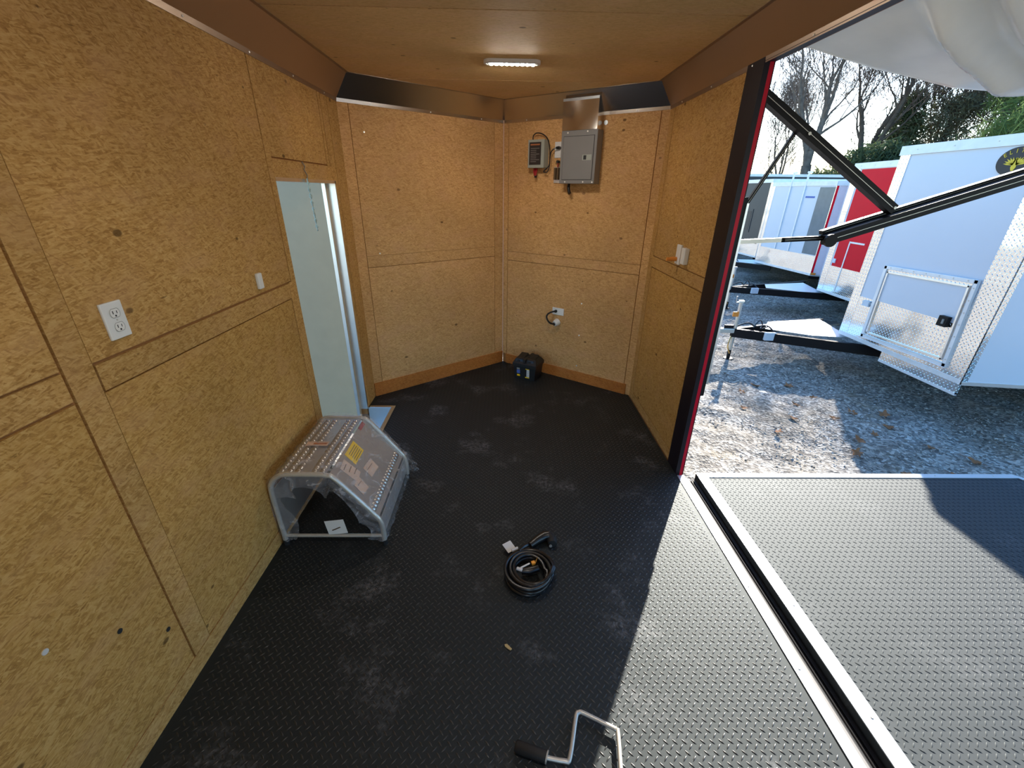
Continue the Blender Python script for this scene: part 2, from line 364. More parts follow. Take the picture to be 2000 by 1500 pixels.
def uvs(me, off, loc):
    n = len(me.loops)
    if n == 0: return
    co = np.empty(len(me.vertices) * 3, 'f'); me.vertices.foreach_get('co', co); co = co.reshape(-1, 3) + np.array(loc)
    nl = np.empty(len(me.polygons) * 3, 'f'); me.polygons.foreach_get('normal', nl); nl = nl.reshape(-1, 3)
    lt = np.empty(len(me.polygons), 'i'); me.polygons.foreach_get('loop_total', lt)
    lv = np.empty(n, 'i'); me.loops.foreach_get('vertex_index', lv)
    fn = np.repeat(nl, lt, axis=0); c = co[lv]
    flat = np.abs(fn[:, 2]) > .75
    t = np.stack([-fn[:, 1], fn[:, 0]], 1); t /= np.maximum(1e-6, np.linalg.norm(t, axis=1))[:, None]
    u = np.where(flat, c[:, 0], (c[:, :2] * t).sum(1)); v = np.where(flat, c[:, 1], c[:, 2])
    o = (random.random() * 20, random.random() * 20) if off else (0, 0)
    lay = me.uv_layers.new(name='UVMap'); arr = np.stack([u + o[0], v + o[1]], 1).astype('f').ravel(); lay.data.foreach_set('uv', arr)
def empty(name, loc, label=None, cat=None, group=None, kind=None, parent=None):
    o = bpy.data.objects.new(name, None); COL.objects.link(o); o.location = loc; o.empty_display_size = .1
    if parent: o.parent = parent
    return setprops(o, label, cat, group, kind)
def B(name, box, mat, parent=None, bev=0.0):
    mb = MB(); x0, x1, y0, y1, z0, z1 = box
    mb.obox(((x0 + x1) / 2, (y0 + y1) / 2, (z0 + z1) / 2), (1, 0, 0), (0, 1, 0), (0, 0, 1), abs(x1 - x0), abs(y1 - y0), abs(z1 - z0), bev)
    return mb.build(name, mat, parent)
def npmesh(name, V, F, mat, parent=None, loc=None, smooth=False):
    """V (n,3), F (m,k) numpy arrays in world coordinates"""
    loc = Vector(loc) if loc is not None else (parent_world(parent) if parent else Vector((0, 0, 0)))
    V = np.asarray(V, 'f') - np.array(loc, 'f'); F = np.asarray(F, 'i'); k = F.shape[1]
    me = bpy.data.meshes.new(name); me.vertices.add(len(V)); me.vertices.foreach_set('co', V.ravel())
    me.loops.add(F.size); me.loops.foreach_set('vertex_index', F.ravel()); me.polygons.add(len(F))
    me.polygons.foreach_set('loop_start', np.arange(0, F.size, k, dtype='i'))
    me.update(calc_edges=True); me.materials.append(M[mat]); uvs(me, False, loc)
    if smooth: me.polygons.foreach_set('use_smooth', [True] * len(me.polygons))
    me.validate(); me.update()
    o = bpy.data.objects.new(name, me); COL.objects.link(o)
    if parent: o.parent = parent
    else: o.location = loc
    return o

# ================================================================== SETTING
XL, XR = -1.161, 1.158
A2 = Vector((XL, 3.421)); T2 = Vector((-.021, 4.307)); B2 = Vector((XR, 3.474))
ZC = 2.395; ZB = 2.262; YB = -3.0
GZ = -.65
JY0, JY1 = 2.287, 2.437      # black jamb
OY0 = -.9                    # rear end of the side opening
# ---- gravel ground
def ground():
    xs = np.concatenate([np.linspace(-60, 1.0, 30)[:-1], np.arange(1.0, 12, .05), np.linspace(12, 90, 50)])
    ys = np.concatenate([np.linspace(-40, 1.2, 20)[:-1], np.arange(1.2, 13, .05), np.linspace(13, 110, 50)])
    X, Y = np.meshgrid(xs, ys); r = np.zeros_like(X)
    near = ((X > 1) & (X < 12) & (Y > 1.2) & (Y < 13))
    for k in range(26):
        a = rng.uniform(0, 2 * np.pi); fr = rng.uniform(1.5, 34); am = .010 / (1 + fr * .13)
        r += am * np.sin((X * np.cos(a) + Y * np.sin(a)) * fr + rng.uniform(0, 6.28))
    # worn tyre rut crossing the sunlit strip
    d = (Y - 4.05) + (X - 2.6) * .75; r += np.where(near, -.02 * np.exp(-(d / .12) ** 2) + .012 * np.exp(-((d - .25) / .1) ** 2), 0)
    Z = GZ + np.where(near, r + rng.normal(0, .003, X.shape), 0)
    n, m = X.shape; V = np.stack([X, Y, Z], -1).reshape(-1, 3)
    i = (np.arange(n - 1)[:, None] * m + np.arange(m - 1)).ravel(); F = np.stack([i, i + 1, i + m + 1, i + m], 1)
    o = npmesh('ground', V, F, 'gravel'); setprops(o, 'gravel yard with worn ruts outside the trailer opening', None, kind='structure')
    # loose pebbles, nobody could count them
    K = 9000; oc = np.array([[1, 0, 0], [0, 1, 0], [-1, 0, 0], [0, -1, 0], [0, 0, 1], [0, 0, -1]], 'f')
    tf = np.array([[0, 1, 4], [1, 2, 4], [2, 3, 4], [3, 0, 4], [1, 0, 5], [2, 1, 5], [3, 2, 5], [0, 3, 5]])
    px = 1.35 + 5.5 * rng.random(K) ** 1.2; py = 2.35 + 5.0 * rng.random(K); s = rng.uniform(.004, .013, K) * np.where(rng.random(K) < .04, 1.8, 1)
    sc = np.stack([s * rng.uniform(.7, 1.4, K), s * rng.uniform(.7, 1.4, K), s * rng.uniform(.4, .8, K)], 1)
    a = rng.uniform(0, 6.28, K); V = oc[None] * sc[:, None]; ca, sa = np.cos(a)[:, None], np.sin(a)[:, None]
    V = np.stack([V[..., 0] * ca - V[..., 1] * sa, V[..., 0] * sa + V[..., 1] * ca, V[..., 2]], -1) + np.stack([px, py, np.full(K, GZ + .003)], 1)[:, None]
    F = (tf[None] + (np.arange(K) * 6)[:, None, None]).reshape(-1, 3)
    o = npmesh('gravel_pebbles', V.reshape(-1, 3), F, 'pebble'); setprops(o, 'loose grey pebbles scattered over the gravel yard', 'gravel', kind='stuff')
ground()

def lugs(x0, x1, y0, y1, z, name, mat, parent, excl=None):
    """raised tread lugs, two directions on a checker lattice"""
    p = .0160
    i0, i1 = int(x0 / p) + 1, int(x1 / p); j0, j1 = int(y0 / p) + 1, int(y1 / p)
    I, J = np.meshgrid(np.arange(i0, i1), np.arange(j0, j1)); I = I.ravel(); J = J.ravel()
    keep = ((I + J) % 2 == 0); I = I[keep]; J = J[keep]
    cx = I * p; cy = J * p; d = np.where((I % 2) == 0, 1, -1)
    if excl is not None: k = excl(cx, cy); cx, cy, d = cx[k], cy[k], d[k]
    Ln, Wd, H = .0125, .0026, .0022
    loc = np.array([[-Ln, 0, 0], [-Ln * .3, -Wd, 0], [Ln * .3, -Wd, 0], [Ln, 0, 0], [Ln * .3, Wd, 0], [-Ln * .3, Wd, 0], [-Ln * .4, 0, H], [Ln * .4, 0, H]])
    tf = np.array([[0, 1, 6], [1, 2, 7], [1, 7, 6], [2, 3, 7], [3, 4, 7], [4, 5, 6], [4, 6, 7], [5, 0, 6]])
    c = math.cos(math.pi / 4); V = np.empty((len(cx), 8, 3))
    V[..., 0] = cx[:, None] + c * loc[None, :, 0] - c * d[:, None] * loc[None, :, 1]
    V[..., 1] = cy[:, None] + c * d[:, None] * loc[None, :, 0] + c * loc[None, :, 1]
    V[..., 2] = z + loc[None, :, 2]
    F = (tf[None] + (np.arange(len(cx)) * 8)[:, None, None]).reshape(-1, 3)
    o = npmesh(name, V.reshape(-1, 3), F, mat, parent); o['kind'] = 'stuff'; return o
# ---- floor with stepwell cut out
SWX, SWY0, SWY1 = -.965, 2.36, 3.20
def floor():
    mb = MB()
    mb.box(XL, XR - .008, YB, SWY0, -.06, 0); mb.box(SWX, XR - .008, SWY0, SWY1, -.06, 0)
    mb.prism([(XL, SWY1, -.06), (XR - .008, SWY1, -.06), (XR - .008, JY0 + 1.2, -.06), (B2.x - .008, B2.y, -.06), (T2.x, T2.y, -.06), (A2.x, A2.y, -.06)], (0, 0, .06))
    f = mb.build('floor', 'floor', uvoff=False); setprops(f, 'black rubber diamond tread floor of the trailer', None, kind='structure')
    def ex(x, y):
        k = ~((x < SWX + .04) & (y > SWY0 - .04) & (y < SWY1 + .1))
        lim = np.where(x < T2.x, A2.y + (x - A2.x) * (T2.y - A2.y) / (T2.x - A2.x), T2.y + (x - T2.x) * (B2.y - T2.y) / (B2.x - T2.x))
        return k & (y < lim - .035) & ~((y > 2.0) & (x > 1.14))
    lugs(XL + .02, XR - .02, .25, 4.27, 0, 'tread_lugs', 'lug', f, ex)
    # aluminium lining of the stepwell and its bezel
    s = MB(); z = -.24
    s.box(XL - .02, SWX, SWY0, SWY1, z - .01, z); s.box(SWX - .004, SWX, SWY0, SWY1, z, .0); s.box(XL, SWX, SWY1 - .004, SWY1, z, 0); s.box(XL, SWX, SWY0, SWY0 + .004, z, 0)
    w = s.build('door_stepwell', 'alu_bright'); setprops(w, 'bright metal stepwell sunk in the floor at the side door', None, kind='structure')
    b = MB(); t = .003
    b.box(SWX, SWX + .03, SWY0 - .03, SWY1 + .03, 0, t); b.box(XL + .01, SWX, SWY1, SWY1 + .03, 0, t); b.box(XL + .01, SWX, SWY0 - .03, SWY0, 0, t)
    b.build('bezel', 'alu', w)
floor()

# ---- wall builder
def wall(name, P0, d, n, s0, s1, z0, z1, pieces, mat, label, holes=(), thick=.05):
    P0 = Vector((P0[0], P0[1], 0)); d = Vector((d[0], d[1], 0)).normalized(); n = Vector((n[0], n[1], 0)).normalized()
    mb = MB(); up3 = Vector((0, 0, 1))
    segs = [(s0, s1, z0, z1)]
    for (a, b, c, e) in holes: segs = [(s0, a, z0, z1), (b, s1, z0, z1), (a, b, e, z1)] + ([(a, b, z0, c)] if c > z0 else [])
    for (a, b, c, e) in segs:
        mb.obox(P0 + d * (a + b) / 2 + up3 * (c + e) / 2 - n * (.009 + thick / 2), d, up3, n, b - a, e - c, thick)
    w = mb.build(name, 'groove'); setprops(w, label, None, kind='structure')
    for it in pieces:
        nm, a, b, c, e = it[:5]; mt = it[5] if len(it) > 5 else mat
        m2 = MB(); m2.obox(P0 + d * (a + b) / 2 + up3 * (c + e) / 2 - n * .0045, d, up3, n, b - a, e - c, .009)
        m2.build(nm, mt, w)
    return w
g = .009
bands = [(-1.42, -1.335), (-.195, -.11), (1.033, 1.113)]
pcs = [('bottom_strip', YB, 2.371, 0, .078)]
for (a, b) in bands: pcs.append(('vertical_strip', a, b, .082, ZB))
bays = [(YB, -1.42 - g), (-1.333, -.195 - g), (-.108, 1.033 - g)]
for (a, b) in bays:
    pcs += [('panel', a, b, 1.254, ZB), ('rail_strip', a, b, 1.166, 1.247), ('panel', a, b, .084, 1.157, 'osb_low')]
pcs += [('panel', 1.115, 2.313, 1.242, ZB), ('rail_strip', 1.120, 2.290, 1.154, 1.232), ('panel', 1.115, 2.282, .087, 1.149, 'osb_low'),
        ('door_side_strip', 2.322, 2.371, 1.236, ZB), ('door_side_strip', 2.292, 2.371, .078, 1.236),
        ('header_strip', 2.371, 3.190, 1.745, 1.832), ('panel', 2.3715, 3.085, 1.840, ZB), ('vertical_strip', 3.092, 3.130, 1.832, ZB), ('vertical_strip', 3.137, 3.190, 1.832, ZB),
        ('vertical_strip', 3.190, 3.238, 0, ZB), ('panel', 3.246, 3.421, .0, ZB)]
wall('wall_left', (XL, 0), (0, 1), (1, 0), YB, 3.421, -.06, 2.45, pcs, 'osb', 'tan strand board wall on the left with the side door opening', holes=[(2.371, 3.190, -.06, 1.745)])
LN = (T2 - A2).length; dl = (T2 - A2).normalized(); dr = (B2 - T2).normalized()
nl = Vector((dl.y, -dl.x)); nr = Vector((dr.y, -dr.x))
if nl.y > 0: nl = -nl
if nr.y > 0: nr = -nr
wall('wall_front_left', A2, dl, nl, 0, LN, -.06, 2.45,
     [('vertical_strip', 0, .076, .12, ZB), ('vertical_strip', 1.345, LN, .12, ZB), ('panel', .080, 1.340, 1.214, ZB), ('rail_strip', .080, 1.340, 1.126, 1.212), ('panel', .080, 1.340, .12, 1.121)],
     'osb_nose', 'warm strand board wall on the left half of the nose')
wall('wall_front_right', T2, dr, nr, 0, LN, -.06, 2.45,
     [('vertical_strip', 0, .052, .10, ZB), ('vertical_strip', 1.385, LN, .0, ZB), ('panel', .058, 1.379, 1.170, ZB), ('rail_strip', .058, 1.379, 1.088, 1.167), ('panel', .058, 1.379, .10, 1.083)],
     'osb_nose', 'warm strand board wall on the right half of the nose')
wall('wall_right', (XR, 0), (0, 1), (-1, 0), YB, 3.474, -.06, 2.45,
     [('vertical_strip', 3.385, 3.474, 0, ZB), ('panel', JY1, 3.377, 1.262, ZB), ('rail_strip', JY1, 3.385, 1.178, 1.256), ('panel', JY1, 3.377, .078, 1.171, 'osb_low'), ('bottom_strip', JY1, 3.385, 0, .072),
      ('panel', YB, OY0 - .2, 1.262, ZB), ('rail_strip', YB, OY0 - .2, 1.178, 1.256), ('panel', YB, OY0 - .2, .078, 1.171, 'osb_low'), ('bottom_strip', YB, OY0 - .2, 0, .072)],
     'osb', 'tan strand board wall on the right beside the big side opening', holes=[(OY0, JY0 + .05, -.06, 2.25)])
rf_ = MB(); rf_.box(XL - .08, XL + .04, YB - .06, YB, -.2, 2.45); rf_.box(XR - .04, XR + .08, YB - .06, YB, -.2, 2.45); rf_.box(XL, XR, YB - .06, YB, 2.25, 2.45)
rf_.box(XL, -.75, YB - .05, YB, -.1, 2.40); rf_.box(.75, XR, YB - .05, YB, -.1, 2.40); rf_.box(-.75, .75, YB - .05, YB, 1.9, 2.40)
setprops(rf_.build('trim_10', 'osb'), 'rear wall with an open doorway behind the viewer', kind='structure')
# baseboards of the nose
def baseboard(name, P, d, n, s0, s1, h, label):
    mb = MB(); P = Vector((P.x, P.y, 0)); d = Vector((d.x, d.y, 0)); n = Vector((n.x, n.y, 0))
    mb.obox(P + d * (s0 + s1) / 2 + Vector((0, 0, h / 2)) + n * .005, d, (0, 0, 1), n, s1 - s0, h, .012); setprops(mb.build(name, 'osb_base'), label, None, kind='structure')
baseboard('baseboard_front_left', A2, dl, nl, 0.0, LN - .006, .122, 'reddish brown baseboard under the left nose wall')
baseboard('baseboard_front_right', T2, dr, nr, .05, 1.40, .100, 'reddish brown baseboard under the right nose wall')
# ---- ceiling
def ceiling():
    mb = MB(); z = ZC + .009; q = [(XL - .05, YB - .05), (XR + .05, YB - .05), (XR + .05, B2.y), (T2.x, T2.y + .05), (XL - .05, A2.y)]
    mb.prism([(x, y, z) for x, y in q], (0, 0, .05)); c = mb.build('ceiling', 'groove'); setprops(c, 'strand board ceiling of the trailer', None, kind='structure')
    ys = [YB, -1.42, -.20, 1.03, 2.262, 3.500, 5]
    def xr(y):
        lo = XL if y <= A2.y else A2.x + (y - A2.y) * (T2.x - A2.x) / (T2.y - A2.y); hi = XR if y <= B2.y else B2.x - (y - B2.y) * (B2.x - T2.x) / (T2.y - B2.y); return lo, hi
    for a, b in zip(ys[:-1], ys[1:]):
        a += .011; m = MB()
        if b < 4: p = [(XL, a), (XR, a)] + ([(XR, b)] if b <= 3.474 else [(XR, 3.474), (xr(b)[1], b)]) + ([(XL, b)] if b <= 3.421 else [(xr(b)[0], b), (XL, 3.421)])
        else: l, r = xr(a); p = [(l, a), (r, a), (T2.x, T2.y)]
        m.prism([(x, y, ZC) for x, y in p], (0, 0, .009)); m.build('panel', 'osb_ceil', c)
ceiling()
# ---- metal crown pieces (sloped face plus flanges)
IN = .108
def crown(name, a, b, na, nb, label, mat, s_in=IN):
    """a,b wall corner points; na,nb inward mitre vectors at each end"""
    a = Vector((a[0], a[1], 0)); b = Vector((b[0], b[1], 0)); na = Vector((na[0], na[1], 0)); nb = Vector((nb[0], nb[1], 0))
    def sec(p, m):
        f = .022; return [p + m * .003 + Vector((0, 0, ZB - f)), p + m * .006 + Vector((0, 0, ZB)), p + m * (s_in) + Vector((0, 0, ZC - .002)), p + m * (s_in + .018) + Vector((0, 0, ZC - .002)), p + m * (s_in + .018) + Vector((0, 0, ZC + .001)), p + Vector((0, 0, ZC + .001)), p + Vector((0, 0, ZB - f))]
    A = sec(a, na); Bb = sec(b, nb); n = len(A); mb = MB()
    mb.add(A + Bb, [tuple(range(n)), tuple(range(2 * n - 1, n - 1, -1))] + [(i, n + i, n + (i + 1) % n, (i + 1) % n) for i in range(n)])
    o = mb.build(name, mat); setprops(o, label, None, kind='structure')
    # screws along the bottom flange
    L_ = (b - a).length; d = (b - a).normalized(); k = max(2, int(L_ / .42))
    for i in range(k):
        p = a + d * L_ * (i + .5) / k + (na + nb).normalized() * .004 + Vector((0, 0, ZB - .011))
        m = MB(); m.disc(p, (na + nb), .004, .003, 8); m.build('screw', 'screw', o)
    return o
def mitre(n1, n2):
    n1 = Vector(n1).normalized(); n2 = Vector(n2).normalized(); h = (n1 + n2).normalized(); return h / h.dot(n1)
mA = mitre((1, 0), nl); mT = mitre(nl, nr); mB_ = mitre(nr, (-1, 0))
crown('trim_1', (XL, YB), A2, (1, 0), mA, 'metal cove coloured with brown board reflection along the left wall and ceiling', 'crown_dull')
crown('trim_2', A2, T2, mA, mT, 'polished metal cove over the left nose wall', 'crown')
crown('trim_3', T2, B2, mT, mB_, 'polished metal cove over the right nose wall', 'crown')
crown('trim_4', B2, (XR, YB), mB_, (-1, 0), 'metal cove coloured with brown board reflection along the right wall and ceiling', 'crown_dull')
# ---- front corner edge trims (thin pale strips)
for i, (p, s) in enumerate([(T2, 5)]):
    B('trim_%d' % s, (p.x - .004, p.x + .004, p.y - .012, p.y - .002, .08, ZB), 'card')['kind'] = 'structure'
# ---- black jamb, red return, header
j = MB(); j.box(XR - .006, XR + .020, JY0, JY1, -.10, 2.262); j.box(XR + .02, XR + .055, JY0 + .02, JY1, -.10, 2.262); j.box(XR - .006, XR + .055, OY0 - .2, OY0, -.1, 2.262)
j.box(XR - .004, XR + .045, OY0 - .2, JY1, 2.245, 2.36); jm = j.build('trim_6', 'black'); setprops(jm, 'black painted metal frame around the side opening', kind='structure')
r = MB(); r.box(XR + .020, XR + .040, JY0 + .002, JY0 + .02, -.30, 2.262); rw = r.build('trim_7', 'darkred'); setprops(rw, 'red outer skin showing past the black jamb', kind='structure')
# outer skin of the nose, roof and left side (seen from a step outside), made black to stop red bounce light
s = MB(); k = .085
s.box(XR + .055, XR + .085, JY0 + .09, 3.45, -.30, 2.30)
s.box(XL - k, XL - .06, YB - .05, 2.371, -.3, 2.5); s.box(XL - k, XL - .06, 3.19, A2.y, -.3, 2.5); s.box(XL - k, XL - .06, 2.371, 3.19, 1.745, 2.5)
s.box(XR + .06, XR + k, YB - .05, OY0 - .2, -.3, 2.5); s.box(XR + .085, XR + .10, OY0 - .2, B2.y, 2.30, 2.5)
s2 = MB()
for (p, q, nn) in ((A2, T2, nl), (T2, B2, nr)):
    d = Vector(((q - p).x, (q - p).y, 0)); c = (p + q) / 2
    s2.obox(Vector((c.x, c.y, 1.1)) - Vector((nn.x, nn.y, 0)) * .08, d.normalized(), (0, 0, 1), (nn.x, nn.y, 0), d.length + .08, 2.8, .02)
sn = s2.build('wall_outer_nose', 'blackmet'); setprops(sn, 'outer skin of the nose, made black against red bounce light', kind='structure')
sk = s.build('wall_outer', 'blackmet'); setprops(sk, 'outer skin of the trailer, made black against red bounce light', kind='structure')
setprops(B('roof', (XL - .08, XR + .09, YB - .05, 3.45, 2.47, 2.50), 'white'), 'white roof skin of the trailer', kind='structure')

# ---- aluminium floor edge strip, seals and gutter between floor and platform
def strips():
    o = B('trim_8', (1.152, 1.196, OY0, 2.262, -.012, .0045), 'alu_bright'); setprops(o, 'bright metal edge strip along the floor opening', kind='structure')
    for y in np.arange(-.5, 2.2, .38): m = MB(); m.disc((1.174, y, .0045), (0, 0, 1), .0045, .002, 8); m.build('screw', 'steel', o)
    g_ = MB(); g_.box(1.152, 1.33, OY0, 2.25, -.10, -.085); g_.box(1.196, 1.208, OY0, 2.25, -.09, -.018); g_.box(1.262, 1.278, OY0, 2.25, -.09, -.030)
    o = g_.build('trim_9', 'blackmet'); setprops(o, 'black steel sill channel between floor and platform', kind='structure')
    o = setprops(MB().tube([(1.226, OY0, -.035), (1.226, 2.25, -.035)], .014, 10).build('rubber_seal', 'rubber', smooth=True), 'black rubber bulb seal in the sill beside the floor edge strip', 'seal')
    o = setprops(MB().tube([(1.252, OY0, -.040), (1.252, 2.25, -.040)], .009, 10).build('hinge_rod', 'blackmet', smooth=True), 'thin dark hinge rod running along the sill channel', 'rod')
strips()
setprops(B('trim_12', (1.197, 1.216, OY0, 2.25, -.022, -.010), 'greybox'), 'dirty galvanised lip beside the bright edge strip', kind='structure')
# ---- fold-down platform
PX0, PX1, PY1, PY0 = 1.288, 3.50, 2.285, -.85
pl = empty('fold_down_platform', ((PX0 + PX1) / 2, (PY0 + PY1) / 2, -.06), 'fold-down side platform with black tread rubber outside the opening', 'platform')
ch = .05
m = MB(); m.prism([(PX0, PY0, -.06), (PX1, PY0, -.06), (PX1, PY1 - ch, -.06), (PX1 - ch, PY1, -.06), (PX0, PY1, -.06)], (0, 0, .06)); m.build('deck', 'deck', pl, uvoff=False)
lugs(PX0 + .07, PX1 - .04, .2, PY1 - .04, 0, 'tread_lugs', 'deck', pl)
m = MB(); w_ = .042; t_ = .005
m.box(PX0, PX0 + .064, PY0, PY1, 0, t_); m.prism([(PX0 + .064, PY1 - w_, 0), (PX1 - ch, PY1 - w_, 0), (PX1 - ch, PY1, 0), (PX0 + .064, PY1, 0)], (0, 0, t_))
m.prism([(PX1 - ch, PY1 - w_ - .001, 0), (PX1 - w_, PY1 - ch - .02, 0), (PX1, PY1 - ch, 0), (PX1 - ch, PY1, 0)], (0, 0, t_)); m.box(PX1 - w_, PX1, PY0, PY1 - ch - .01, 0, t_)
bd = m.build('edge_trim', 'alu_bright', pl)
for y in np.arange(-.5, 2.1, .45): q = MB(); q.disc((PX0 + .04, y, t_), (0, 0, 1), .0045, .002, 8); q.build('screw', 'steel', bd)
for x in np.arange(1.7, 3.4, .4): q = MB(); q.disc((x, PY1 - .02, t_), (0, 0, 1), .0045, .002, 8); q.build('screw', 'steel', bd)
for (x, y) in ((3.42, .0), (3.42, 2.1), (3.42, 1.0)):
    B('support_leg', (x - .02, x + .02, y - .02, y + .02, GZ, -.06), 'blackmet', pl)

# ---- side door, open outward, in its aluminium frame
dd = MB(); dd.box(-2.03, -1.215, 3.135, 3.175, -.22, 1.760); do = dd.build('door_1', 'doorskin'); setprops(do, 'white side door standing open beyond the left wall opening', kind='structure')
B('hinge_stile', (-1.236, -1.213, 3.129, 3.135, -.2, 1.760), 'alu', do)
f_ = MB(); f_.box(XL - .09, XL + .002, 3.172, 3.192, 0, 1.745); f_.box(XL - .09, XL + .002, 2.371, 3.19, 1.730, 1.748); f_.box(XL - .09, XL - .05, 2.371, 2.376, 0, 1.745)
fo = f_.build('door_frame', 'alu'); setprops(fo, 'pale metal frame of the side door opening', kind='structure')
B('weather_strip', (XL - .085, XL - .07, 3.168, 3.172, 0, 1.73), 'blackmet', fo)

# ================================================================== INTERIOR THINGS
def nosept(s, z, off): return Vector((T2.x + dr.x * s + nr.x * off, T2.y + dr.y * s + nr.y * off, z))
DR = Vector((dr.x, dr.y, 0)); NR = Vector((nr.x, nr.y, 0)); UP = Vector((0, 0, 1))
def nbox(mb, s0, s1, z0, z1, o0, o1, bev=0.0):
    c = nosept((s0 + s1) / 2, (z0 + z1) / 2, (o0 + o1) / 2); return mb.obox(c, DR, UP, NR, s1 - s0, z1 - z0, o1 - o0, bev)
# ceiling light fixture
def oval(cx, cy, z, lx, ly, n=24):
    r = ly / 2; o = []
    for i in range(n):
        a = 2 * math.pi * i / n; sx = 1 if math.cos(a) >= 0 else -1
        o.append((cx + sx * (lx / 2 - r) + r * math.cos(a), cy + r * math.sin(a), z))
    return o
def ceiling_light(cx, cy, label):
    t = empty('ceiling_light', (cx, cy, ZC), label, 'light')
    m = MB(); m.prism(oval(cx, cy, ZC - .016, .335, .088), (0, 0, .016)); m.build('bezel', 'lens_clear', t)
    m = MB(); m.prism(oval(cx, cy, ZC - .019, .305, .060), (0, 0, .0035)); m.build('lens', 'alu_bright', t)
    for i in range(9):
        x = cx + (i - 4) * .0305; q = MB(); q.tube([(x, cy, ZC - .019), (x, cy, ZC - .0225), (x, cy, ZC - .025)], [.0115, .0095, .003], 10); q.build('led', 'led', t)
ceiling_light(.032, 3.02, 'lit oval LED light on the ceiling near the nose')
ceiling_light(.032, .55, 'unseen LED fill light added on the ceiling above the viewer')  # out-of-view fixture, added to brighten the interior
ceiling_light(.032, -1.8, 'unseen LED fill light added on the ceiling at the rear')  # second out-of-view fixture added for interior brightness

# breaker panel and metal chase
bp = empty('breaker_panel', nosept(.79, 1.765, .0), 'grey breaker panel box with inset door on the right nose wall', 'electrical panel')
m = MB(); nbox(m, .640, .950, 1.765, 2.140, .0, .102, .003); m.build('enclosure', 'greybox', bp)
m = MB(); nbox(m, .660, .929, 1.791, 2.102, .101, .1026); m.build('door_gap', 'slot', bp)
m = MB(); nbox(m, .6635, .9255, 1.7945, 2.0985, .102, .107, .0015); dr_ = m.build('door', 'greybox', bp)
m = MB(); nbox(m, .838, .915, 1.930, 1.970, .106, .109); m.build('latch_plate', 'greycharger', dr_)
m = MB(); nbox(m, .848, .872, 1.935, 1.965, .109, .111); m.build('latch', 'slot', dr_)
for z in (1.855, 1.995): m = MB(); nbox(m, .668, .674, z, z + .025, .106, .109); m.build('hinge', 'grey_print', dr_)
for s_, z in ((.695, 2.125), (.865, 2.128), (.693, 1.777), (.855, 1.777), (.935, 1.775)):
    m = MB(); m.disc(nosept(s_, z, .102), NR, .006, .003, 8); m.build('screw', 'screw', bp)
hc = empty('wire_chase', nosept(.79, 2.14, 0), 'polished metal cover box between breaker panel and ceiling cove', 'cover')
m = MB(); m.prism([nosept(.642, 2.14, .0), nosept(.642, 2.14, .106), nosept(.642, 2.350, .106), nosept(.642, 2.36, .0)], DR * .300); m.build('cover', 'polished', hc)
m = MB(); nbox(m, .642, .942, 2.335, 2.352, .106, .109); m.build('top_flange', 'alu_bright', hc)
m = MB(); m.disc(nosept(.964, 2.19, .0), NR, .016, .006, 14); m.build('screw_cap', 'alu_bright', hc)
c = setprops(MB().tube([nosept(.70, 1.766, .04), nosept(.70, 1.735, .045), nosept(.712, 1.705, .055), nosept(.722, 1.69, .06)], [.011, .013, .013, .014], 10).build('cable_end', 'cord', smooth=True), 'short black cable stub hanging under the breaker panel', 'cable')
# fuse block with clear cover
fb = empty('fuse_block', nosept(.57, 1.78, 0), 'small fuse block with dark bars beside the breaker panel', 'fuse block')
m = MB(); nbox(m, .535, .632, 1.770, 1.893, 0, .012, .002); m.build('base', 'alu', fb)
for i in range(3): m = MB(); nbox(m, .548 + i * .028, .566 + i * .028, 1.795, 1.885, .012, .04, .002); m.build('terminal_bar', 'print_dark', fb)
m = MB(); m.tube([nosept(.58, 1.888, .03), nosept(.583, 1.915, .035), nosept(.580, 1.935, .03)], .005, 6); m.build('red_wire', 'red_lead', fb)
m = MB(); m.disc(nosept(.580, 1.93, .015), NR, .011, .03, 10); m.build('stud_cap', 'slot', fb)
# outlet behind the panel
def nose_outlet(name, s0, s1, z0, z1, label, cat):
    t = empty(name, nosept((s0 + s1) / 2, (z0 + z1) / 2, 0), label, cat); m = MB(); nbox(m, s0, s1, z0, z1, 0, .007, .002); m.build('cover_plate', 'white', t); return t
o = nose_outlet('wall_outlet', .530, .602, 1.960, 2.078, 'white outlet partly behind the breaker panel', 'outlet')
m = MB(); nbox(m, .548, .584, 1.975, 2.010, .007, .009, .001); m.build('receptacle', 'lens_clear', o)
# battery charger
cg = empty('battery_charger', nosept(.39, 1.88, 0), 'light grey wall box charger with black label left of the panel', 'charger')
m = MB(); nbox(m, .312, .470, 1.885, 2.095, .0, .080, .003); m.build('case', 'greycharger', cg)
m = MB(); nbox(m, .326, .440, 1.908, 2.076, .080, .0815); lb = m.build('label_plate', 'label_black', cg)
m = MB(); nbox(m, .338, .428, 2.053, 2.063, .0815, .0822); m.build('title_print', 'orange_print', lb)
m = MB()
for i in range(8): nbox(m, .340, .340 + (.055 if i % 3 else .085), 2.028 - i * .014, 2.032 - i * .014, .0815, .0822)
m.build('text_lines', 'grey_print', lb)
m = MB(); m.tube([nosept(.350, 1.885, .03), nosept(.355, 1.86, .04), nosept(.362, 1.835, .04), nosept(.375, 1.822, .045)], .009, 8); m.build('lead', 'red_lead', cg, smooth=True)
m = MB(); m.tube([nosept(.372, 1.885, .03), nosept(.377, 1.865, .04), nosept(.376, 1.840, .05), nosept(.374, 1.826, .05)], .010, 8); m.build('lead', 'red_lead', cg, smooth=True)
m = MB(); m.disc(nosept(.374, 1.832, .045), (0, 0, -1), .012, .02, 8); m.build('clamp_tip', 'cord', cg)
